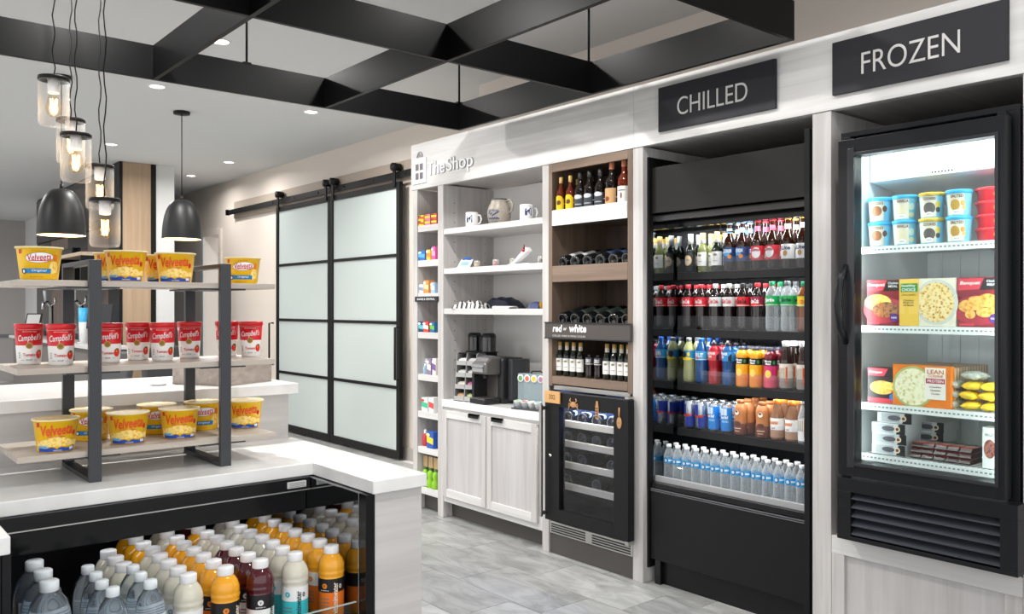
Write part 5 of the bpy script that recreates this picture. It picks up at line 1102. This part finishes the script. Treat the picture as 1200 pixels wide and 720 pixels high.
# ---- coffee counter: condiment rack, brewer, pod rack, tumblers
CT = .7655
t = thing('condiment_rack', 'black eight bin condiment rack beside the coffee brewer', 'rack', (*xy(551.5, 3.245), CT), radians(-72))
for xx in (-.078, -.002, .074): B().prism([(-.075, 0), (-.04, .30), (-.02, .305), (.075, .30), (.075, 0)], 'X', xx, xx + .005, pbr('rack_grey', '8a8a8a', .4)).obj('divider', t)
B().box(-.078, .079, .07, .076, 0, .30, BLACK).obj('back', t); B().box(-.078, .079, -.03, .076, .297, .302, BLACK).obj('top', t)
for r in range(4):
    for c_ in range(2):
        x0 = -.0725 + c_ * .076; z0 = .004 + r * .074; y0 = -.073 + r * .0085
        s_ = B().box(x0, x0 + .070, y0, .07, z0, z0 + .003, BLACK).box(x0, x0 + .070, y0 - .002, y0 + .002, z0, z0 + .028, pbr('bin_grey', 'a9a9a8', .4)).obj('bin', t)
for r in range(4):
    for c_ in range(2):
        col = (('d8b088', 'cfd8a0'), ('e6ddd0', 'd070a0'), ('d9d9d6', 'dcdcda'), ('e4e4e2', 'cfcfcd'))[r][c_]
        x0 = -.0725 + c_ * .076; z0 = .0075 + r * .074
        lx, ly = x0 + .035, -.02 + r * .006; a = radians(-72); gx, gy = xy(551.5, 3.245)
        b_ = B()
        for q in range(4): b_.box(-.028, .028, -.034 + q * .017, -.022 + q * .017, .0005, .034 + .006 * (q % 2), flat(col))
        b_.obj('sugar_packet_bundle', None, loc=(gx + lx * cos(a) - ly * sin(a), gy + lx * sin(a) + ly * cos(a), CT + z0), rz=a, label='bundle of paper packets in the condiment rack, %s tier, %s column' % (('lowest', 'second', 'third', 'top')[r], ('first', 'second')[c_]), cat='packet', group='condiment packets')
for i, px in enumerate((556.5, 573)):
    t = thing('lid_stack', 'stack of black coffee cup lids above the condiment rack, %s' % ('nearer the narrow shelf' if i == 0 else 'nearer the brewer'), 'lids', (*xy(px, 3.36), 1.0745), 0, 'black lid stacks')
    b_ = B(); pr_ = [(0, 0), (.046, 0)]
    for q in range(11): pr_ += [(.046, .004 + q * .0095), (.0485, .006 + q * .0095), (.0445, .009 + q * .0095)]
    pr_ += [(.040, .112), (.034, .118), (0, .118)]
    b_.lathe(pr_, pbr('lid_black', '17171a', .18), 24).obj('lids', t); B().lathe([(.0492, .0), (.0492, .09)], thin_glass('sleeve_clear'), 24).obj('sleeve', t)
t = thing('lid_caddy', 'black caddy holding the stacks of cup lids', 'caddy', (3.362, px_y(565, 3.362), CT), 0)
for dy in (-.10, .10): B().box(-.04, .04, dy - .006, dy + .006, 0, .302, BLACK).obj('side', t, .002)
B().box(-.055, .055, -.106, .106, .302, .3085, BLACK).obj('deck', t, .002); B().box(-.04, .04, -.09, .09, 0, .012, BLACK).obj('foot_plate', t)
# brewer
t = thing('coffee_brewer', 'black and silver single cup coffee brewer on the white worktop', 'coffee machine', (*xy(583, 3.31), CT), radians(-92)); t.scale = (1.1, 1.1, 1.1)
KB = pbr('brewer_black', '1c1c1e', .25); KS = pbr('brewer_silver', '6f6c69', .32, .6)
B().prism([(-.02, 0), (.14, 0), (.14, .235), (.11, .255), (-.02, .262), (-.035, .24), (-.035, .0)], 'X', -.075, .095, KB).obj('body', t, .012)
B().box(.095, .135, .0, .13, .02, .25, clear_plastic('tank_smoke', '3a3c40', .75)).obj('water_tank', t, .008)
hd = B().prism([(-.135, .165), (-.02, .160), (-.02, .262), (-.09, .258), (-.135, .225)], 'X', -.068, .068, KS).obj('brew_head', t, .012)
B().prism([(-.148, .205), (-.10, .258), (-.05, .268), (-.05, .258), (-.095, .246), (-.135, .20)], 'X', -.055, .055, pbr('lever_grey', '77777a', .35, .5)).obj('lever', hd, .003)
B().box(-.05, .05, -.142, -.134, .178, .214, clear_plastic('pod_window', 'b0b0b0', .6)).obj('window', hd, .003)
B().box(-.05, .05, -.036, -.030, .03, .165, KS).obj('spout_back', t); B().box(-.070, -.05, -.13, -.03, .0, .17, KB).obj('front_pillar', t, .004)
B().lathe([(.012, .165), (.014, .165), (.014, .14), (0, .138)], KB, 16, 0, -.085).obj('spout', hd)
tr_ = B().box(-.07, .075, -.145, -.03, 0, .032, KB).obj('drip_tray', t, .005)
for q in range(8): B().box(-.06 + q * .015, -.052 + q * .015, -.135, -.04, .0322, .035, STEEL).obj('grate_bar', tr_)
# pod rack
t = thing('pod_dispenser', 'clear coffee pod dispenser with coloured lids beside the brewer', 'pod rack', (*xy(623, 3.235), CT), radians(-80))
ACR = clear_plastic('acrylic', 'b9cdd4', .28, .05)
B().box(-.10, .10, -.005, .05, .03, .205, ACR).obj('panel', t, .003); B().box(-.105, .105, -.06, .055, 0, .008, pbr('smoke_base', '3c4044', .3)).obj('base', t)
for q in range(5): B().box(-.101 + q * .05, -.098 + q * .05, -.045, .0, .006, .05, ACR).obj('divider', t)
gx, gy = xy(623, 3.235); a = radians(-80)
PODL = ['5a9a50', 'd06a50', 'e0c040', 'b07a9a', '7ab060', 'c04a40', 'd8d0b0', '60a0b0']
for q in range(4):
    for lv in range(2):
        lx, ly = -.0755 + q * .050, -.028 if lv == 0 else -.0115
        p_ = thing('coffee_pod', 'coffee pod with coloured foil lid in the dispenser %s, %s lane' % ('trough' if lv == 0 else 'top', ORD[q]), 'coffee pod', (gx + lx * cos(a) - ly * sin(a), gy + lx * sin(a) + ly * cos(a), CT + (.0088 if lv == 0 else .178)), a, 'coffee pods')
        if lv == 0:
            B().lathe([(0, 0), (.016, 0), (.0205, .036), (.0225, .037), (.0225, .040)], WHITE, 18).obj('cup', p_); B().lathe([(.022, .0402), (.015, .0405)], WHITE, 18).obj('foil_rim', p_); B().lathe([(.015, .0405), (0, .0405)], flat(PODL[q + 4]), 18).obj('foil_lid', p_); p_.rotation_euler[0] = radians(12)
        else:
            c1 = B().lathe([(0, 0), (.0155, .0)], flat(PODL[q]), 18).lathe([(.0155, 0), (.022, .0005), (.022, .005), (.019, .006)], WHITE, 18); c1.v = [(x, z, y) for x, y, z in c1.v]; c1.obj('foil_lid', p_)
B().tube([(-.02, .02, .205), (-.01, .02, .22), (.05, .02, .222), (.08, .02, .205)], .004, BLACK, 8).obj('carry_handle', t)

# ---- goods on the narrow shelf
SHN = [1.905, 1.672, 1.452, 1.192, .91, .662, .424, .155]
def carton(lab, px, z, w, h, d, cols, X=3.192, rz=-90, grp='goods on the narrow shelf', cat='box'):
    t = thing('product_box', lab, cat, (X, min(px_y(px, X), 4.783 - w / 2), z + .0005), radians(rz), grp)
    b_ = B().box(-w / 2, w / 2, -d / 2, d / 2, 0, h, flat(cols[0])).obj('carton', t, .001)
    p = B(); e = -d / 2 - .0006; p.add([(-w / 2, e, h * .35), (w / 2, e, h * .25), (w / 2, e, h * .62), (-w / 2, e, h * .72)], [(0, 1, 2, 3)], flat(cols[1]))
    p.add([(-w * .3 + w * .3 * cos(k), e * 1.01, h * .8 + h * .1 * sin(k)) for k in [2 * pi * i / 10 for i in range(10)]], [tuple(range(10))], flat(cols[2] if len(cols) > 2 else 'f0f0f0'))
    p.obj('front_print', b_)
for r in range(2):
    for i, c_ in enumerate((('e0d030', 'd83a3a', '2a2a2a'), ('e87a9a', 'e0d030', 'd83a3a'), ('d84a3a', 'f0e040', '2a2a2a'))):
        carton('bright candy box on the top narrow shelf, %s layer, %s along' % (('lower', 'upper')[r], ORD[i]), 497 + i * 7.5, 1.905 + r * .0355, .062, .035, .05, c_)
carton('blue carton on the second narrow shelf', 497, 1.672, .075, .066, .05, ('2a6ab8', '5ab0e0')); carton('yellow slim carton on the second narrow shelf', 505.5, 1.672, .045, .068, .05, ('e8c040', 'd88a30')); carton('pink carton on the second narrow shelf', 511.5, 1.672, .04, .085, .05, ('d85a9a', 'f0a0c0'))
carton('white bottle carton on the third narrow shelf', 496.5, 1.452, .045, .06, .04, ('e6e6e4', '8a9ab8')); carton('orange carton on the third narrow shelf', 503, 1.452, .055, .085, .05, ('e89040', 'f0d0a0')); carton('light blue carton on the third narrow shelf', 510, 1.452, .045, .07, .04, ('9ab8d8', 'e6e0d8'))
carton('dark blue carton on the fourth narrow shelf', 495, 1.192, .055, .07, .05, ('20406a', '60b8c0')); carton('red carton on the fourth narrow shelf', 502.5, 1.192, .06, .07, .05, ('d0443a', 'f0e8e0')); carton('green and blue carton on the fourth narrow shelf', 510, 1.192, .05, .068, .05, ('2a6a9a', '6ab84a'))
carton('grey slim carton on the fifth narrow shelf', 499.5, .91, .04, .1, .03, ('cfd4d8', '8aa0b8'), X=3.235); carton('purple striped carton on the fifth narrow shelf', 505.5, .91, .045, .105, .04, ('8a7a9a', 'dcd8d0')); carton('white purple carton on the fifth narrow shelf', 511.5, .91, .04, .11, .04, ('e4dfd8', '7a5a9a'))
t = thing('hand_gel', 'small pale blue gel bottle on the fifth narrow shelf', 'bottle', (3.20, px_y(498.5, 3.20), .9105), 0); B().lathe([(0, 0), (.014, 0), (.016, .003), (.016, .045), (.007, .055)], clear_plastic('gel_blue', 'b0cfe0', .6), 14).obj('bottle_body', t); B().lathe([(.008, .053), (.008, .068), (0, .069)], WHITE, 12).obj('cap', t)
carton('white and green carton on the sixth narrow shelf', 501, .662, .07, .092, .05, ('dfe8e0', '4ab890', 'd03a3a')); carton('white and red carton on the sixth narrow shelf', 509, .662, .055, .10, .05, ('e8e8e6', 'd84a4a'))
t = thing('lotion_bottle', 'red and white lotion bottle on the seventh narrow shelf', 'bottle', (3.21, px_y(498.5, 3.21), .4245), 0); B().lathe([(0, 0), (.018, 0), (.02, .004), (.02, .07), (.009, .085)], flat('d0404a'), 16).obj('bottle_body', t); B().lathe([(.010, .083), (.010, .108), (0, .109)], WHITE, 12).obj('cap', t)
t = thing('lotion_bottle', 'white slim lotion bottle on the seventh narrow shelf', 'bottle', (3.23, px_y(495.2, 3.23), .4245), 0); B().lathe([(0, 0), (.014, 0), (.016, .004), (.016, .06), (.008, .07)], WHITE, 16).obj('bottle_body', t); B().lathe([(.009, .068), (.009, .085), (0, .086)], flat('d0404a'), 12).obj('cap', t)
carton('blue and yellow carton on the seventh narrow shelf', 507.5, .424, .075, .11, .05, ('2a58b0', 'e8d040', 'f0e8a0'))
for i, px in enumerate((496.5, 502.5, 508.5)):
    t = thing('cleaner_bottle', 'lime green bottle with kraft tag on the lowest narrow shelf, %s along' % ORD[i], 'bottle', (3.20, px_y(px, 3.20) - .022, .1555), radians(-90), 'lime green bottles'); B().lathe([(0, 0), (.026, 0), (.029, .006), (.027, .04), (.018, .06), (.024, .08), (.020, .10), (.010, .115)], pbr('lime_plastic', '8ac030', .3), 16).obj('bottle_body', t)
    B().lathe([(.011, .113), (.011, .13), (0, .131)], flat('3a6a20'), 12).obj('cap', t); B().box(-.025, .025, .0, .004, .13, .205, flat('b89a70')).obj('hang_tag', t)

# ================================================================== pendants
GJ = clear_plastic('jar_glass', 'e6e8e8', .02, .03, .38)
FIL = pbr('filament_glow', 'ffd9a0', .4, emit='ffc070', es=14)
BULB = thin_glass('bulb_glass', (1, .93, .82), .7)
def jar(lab, px, cap_y, d):
    x, y = at_d(px, d); k = d / F
    zc = CAMZ + (360 - cap_y) * k
    t = thing('jar_pendant', lab, 'pendant lamp', (x, y, zc), 0, 'glass jar pendants')
    cp = B().lathe([(0, .004), (.012, .004), (.012, .0), (.054, -.002), (.055, -.004), (.055, -.016), (.050, -.016), (.050, -.006), (0, -.006)], BLACK, 28).obj('jar_cap', t)
    B().lathe([(.052, -.012), (.0535, -.02), (.0535, -.17), (.050, -.182), (.046, -.185)], GJ, 28).obj('jar_shade', t)
    B().lathe([(0, -.010), (.021, -.010), (.021, -.060), (.017, -.064), (0, -.064)], WHITE, 18).obj('socket', t)
    bu = B().lathe([(.014, -.064), (.016, -.075), (.026, -.105), (.028, -.122), (.022, -.142), (.008, -.152), (0, -.154)], BULB, 18).obj('bulb', t)
    pts = []
    for q in range(7):
        a = 2 * pi * q / 6; pts += [(.012 * cos(a), .012 * sin(a), -.085), (.008 * cos(a + .5), .008 * sin(a + .5), -.138)]
    B().tube(pts, .0016, FIL, 5).obj('filament', bu)
    cord = []; n = 22; H_ = CEIL - zc
    for q in range(n + 1):
        f = q / n; wv = .0045 * sin(q * 1.55 + px) * (1 if .02 < f < .98 else 0); cord.append((wv, -wv * .6, f * H_))
    B().tube(cord, .0026, BLACK, 6).obj('cord', t)
    pl = bpy.data.lights.new('jar_bulb', 'POINT'); pl.energy = .45; pl.color = (1, .78, .5); pl.shadow_soft_size = .02
    lo = bpy.data.objects.new('jar_bulb', pl); COL.objects.link(lo); lo.parent = t; lo.location = (0, 0, -.115)
jar('clear glass jar pendant with glowing bulb, highest of the cluster', 63, 90, 3.20)
jar('clear glass jar pendant tucked behind the third jar', 83, 139, 3.5)
jar('clear glass jar pendant in front, third down the cluster', 89, 156, 3.22)
jar('clear glass jar pendant, fourth down and set back in the cluster', 117, 193, 3.5)
jar('clear glass jar pendant hanging lowest in the cluster', 123, 232, 3.2)
cx, cy = at_d(93, 3.3)
t = thing('pendant_canopy', 'black ceiling canopy of the jar cluster', 'canopy', (cx, cy, CEIL - .02)); B().lathe([(0, 0), (.22, 0), (.22, .019), (0, .019)], BLACK, 36).obj('plate', t)
SHD = pbr('dome_charcoal', '161617', .45, spec=.35); SHI = pbr('dome_inside', 'e8d2ae', .5)
def dome(lab, px, top_y, d):
    x, y = at_d(px, d); k = d / F; zt = CAMZ + (360 - top_y) * k; Rr = .153; Hh = .325
    t = thing('dome_pendant', lab, 'pendant lamp', (x, y, zt), 0, 'dome pendants')
    prof = [(.001, 0)]
    for q in range(1, 15): f = q / 14; prof.append((Rr * math.sin(f * pi / 2 * .98) ** .72 if f < 1 else Rr, -Hh * (1 - math.cos(f * pi / 2) ** .9) if f < 1 else -Hh))
    B().lathe(prof, SHD, 36).obj('shade', t); B().lathe([(r * .985, z - .004 if i < 14 else z) for i, (r, z) in enumerate(prof)], SHI, 36).obj('shade_lining', t)
    B().lathe([(Rr * .985, -Hh), (Rr, -Hh)], SHI, 36).obj('rim', t)
    B().lathe([(0, .03), (.012, .03), (.014, -.01), (0, -.01)], BLACK, 14).obj('stem', t); B().tube([(0, 0, .03), (0, 0, CEIL - zt)], .004, BLACK, 6).obj('cord', t)
    B().lathe([(0, CEIL - zt - .022), (.065, CEIL - zt - .022), (.065, CEIL - zt - .0005)], BLACK, 24).obj('ceiling_canopy', t)
    B().ball((0, 0, -.19), .045, .045, .05, pbr('bulb_warm', 'fff0d8', .4, emit='ffe2b0', es=8)).obj('bulb', t)
    pl = bpy.data.lights.new('dome_bulb', 'POINT'); pl.energy = 8; pl.color = (1, .85, .62); pl.shadow_soft_size = .04
    lo = bpy.data.objects.new('dome_bulb', pl); COL.objects.link(lo); lo.parent = t; lo.location = (0, 0, -.25)
dome('charcoal dome pendant behind the glass jar cluster', 72, 221, 5.86); dome('charcoal dome pendant hanging alone by the sliding doors', 213, 234, 6.93)

# ================================================================== bar beyond the island
tv = thing('veneer_tower', 'tall tan veneer tower with black edges reaching the ceiling', 'cabinet', (2.83, 9.87, 0))
P('veneer_face', tv, 2.665, 2.965, 9.872, 10.3, 0, CEIL - .002, m=TAN); P('edge', tv, 2.63, 2.664, 9.862, 10.3, 0, CEIL - .002, m=BLACK); P('edge', tv, 2.966, 3.018, 9.862, 10.3, 0, CEIL - .002, m=BLACK)
bw = thing('bar_cabinet', 'black bar cabinet wall with framed doors along the lobby', 'cabinet', (2.65, 12.1, 0))
P('carcass', bw, 2.66, 3.1, 10.31, 14.29, 0, CEIL - .002, m=BLACK)
ys = [10.32, 11.3, 12.3, 13.3, 14.28]
DG2 = pbr('dark_door', '2f2d2d', .3); DGL = pbr('dark_glossy_panel', '15161a', .08)
for i in range(4):
    d_ = P('upper_door', bw, 2.642, 2.659, ys[i] + .01, ys[i + 1] - .01, 2.30, CEIL - .03, m=DG2); P('door_panel', bw, 2.636, 2.643, ys[i] + .09, ys[i + 1] - .09, 2.38, CEIL - .11, m=pbr('taupe_panel', '5a5450', .5), par=d_)
    P('backsplash_panel', bw, 2.648, 2.659, ys[i] + .004, ys[i + 1] - .004, 1.02, 2.28, m=DGL if i % 2 else BACKW)
    P('lower_door', bw, 2.642, 2.659, ys[i] + .01, ys[i + 1] - .01, .1, .86, m=DG2)
t = thing('wall_screen', 'dark wall screen on the bar cabinets behind the dome pendant', 'screen', (2.62, 12.6, 1.62)); B().box(-.02, .02, -.75, .75, 0, .5, BLACKG).obj('panel', t, .004); B().box(-.023, -.02, -.72, .72, .03, .47, DGL).obj('glass', t)
t = thing('framed_shelf', 'black framed glass shelf with wood rail above the bar counter', 'shelf', (2.5, 10.9, 1.62))
for dy in (-.55, .55): B().box(-.15, .13, dy - .02, dy + .02, 0, .32, BLACK).obj('side', t)
B().box(-.15, .13, -.57, .57, .32, .36, wood('shelf_rail_wood', 'cbb9a2', 'b29e86', 'Y')).obj('top_board', t); B().box(-.15, .13, -.57, .57, -.02, 0.0, BLACK).obj('bottom_board', t)
bcn = thing('bar_counter', 'light grey bar counter in front of the black cabinets', 'counter', (2.45, 12, 0))
P('slab', bcn, 2.28, 2.627, 9.5, 14.25, .91, .95, m=pbr('bar_stone', 'c9c8c6', .3), bev=.004); P('front', bcn, 2.33, 2.626, 9.55, 14.2, 0, .909, m=pbr('bar_front', '6a6662', .5))
for i, (px, d) in enumerate(((60, 10.1), (95, 9.4))):
    x, y = at_d(px, d)
    t = thing('beverage_tap', 'chrome beverage tap on the bar counter, %s' % ('nearer the grey wall' if i == 0 else 'nearer the veneer tower'), 'tap', (2.42, px_y(px, 2.42), .951), radians(-60), 'bar taps')
    B().lathe([(0, 0), (.05, 0), (.05, .012), (.03, .018), (.028, .44), (0, .442)], CHROME, 20).obj('column', t); B().tube([(0, 0, .42), (.0, -.06, .47), (0, -.12, .46), (0, -.13, .38)], [.022, .022, .02, .016], CHROME, 10).obj('spout', t)
    B().tube([(-.03, -.06, .48), (-.035, -.065, .62)], [.012, .022], clear_plastic('tap_handle', 'cfd2d4', .5), 10).obj('handle', t); B().tube([(.02, -.02, .43), (.09, -.02, .46), (.10, -.03, .53)], .012, CHROME, 8).obj('lever', t)
for i, px in enumerate((116, 200)):
    x, y = (2.40, px_y(px, 2.40)) if i == 0 else at_d(203, 9.0)
    if i == 1: continue
    t = thing('payment_terminal', 'dark tilted tablet terminal on the bar counter', 'terminal', (x, y, .951), radians(-40)); B().prism([(-.02, .18), (.03, .44), (.05, .435), (.0, .175)], 'X', -.13, .13, CHAR).obj('tablet', t, .004); B().tube([(0, .06, 0), (0, .02, .3)], .02, BLACK, 8).obj('stand', t); B().lathe([(0, 0), (.08, 0), (.08, .012), (0, .014)], BLACK, 20, 0, .06).obj('foot', t)
t = thing('menu_frame', 'small tilted menu frame on the bar counter', 'frame', (2.36, px_y(35, 2.36), .951), radians(-50)); B().prism([(0, 0), (.09, .32), (.10, .318), (.015, 0)], 'X', -.12, .12, BLACK).obj('frame', t); B().add([(-.10, .003, .02), (.10, .003, .02), (.10, .0835, .305), (-.10, .0835, .305)], [(0, 1, 2, 3)], flat('b9b9b7')).obj('sheet', t)
t = thing('paper_cup', 'blue and white paper cup stack on the bar counter', 'cup', (2.40, px_y(98, 2.40), .951), 0); B().lathe([(0, 0), (.04, 0), (.05, .25)], WHITE, 18).obj('lower_cup', t); B().lathe([(.0505, .24), (.055, .40), (.05, .40)], flat('3aa0d0'), 18).obj('upper_cup', t)
def chair(lab, px, d, rz):
    x, y = at_d(px, d); t = thing('lounge_chair', lab, 'chair', (x, y, 0), radians(rz), 'lobby chairs')
    B().box(-.25, .25, -.25, .25, .40, .48, flat('3a3a3c')).obj('seat', t, .02); B().prism([(.2, .46), (.28, .46), (.36, .95), (.30, .95)], 'X', -.25, .25, flat('3a3a3c')).obj('backrest', t, .02)
    for sx in (-1, 1):
        for sy in (-1, 1): B().tube([(sx * .2, sy * .2, .41), (sx * .26, sy * .28, 0)], [.022, .016], BLACK, 8).obj('leg', t)
chair('dark lounge chair on the lobby floor beyond the raised counter', 214, 8.6, 20); chair('dark lounge chair standing in front of the bar counter', 98, 7.6, -70)
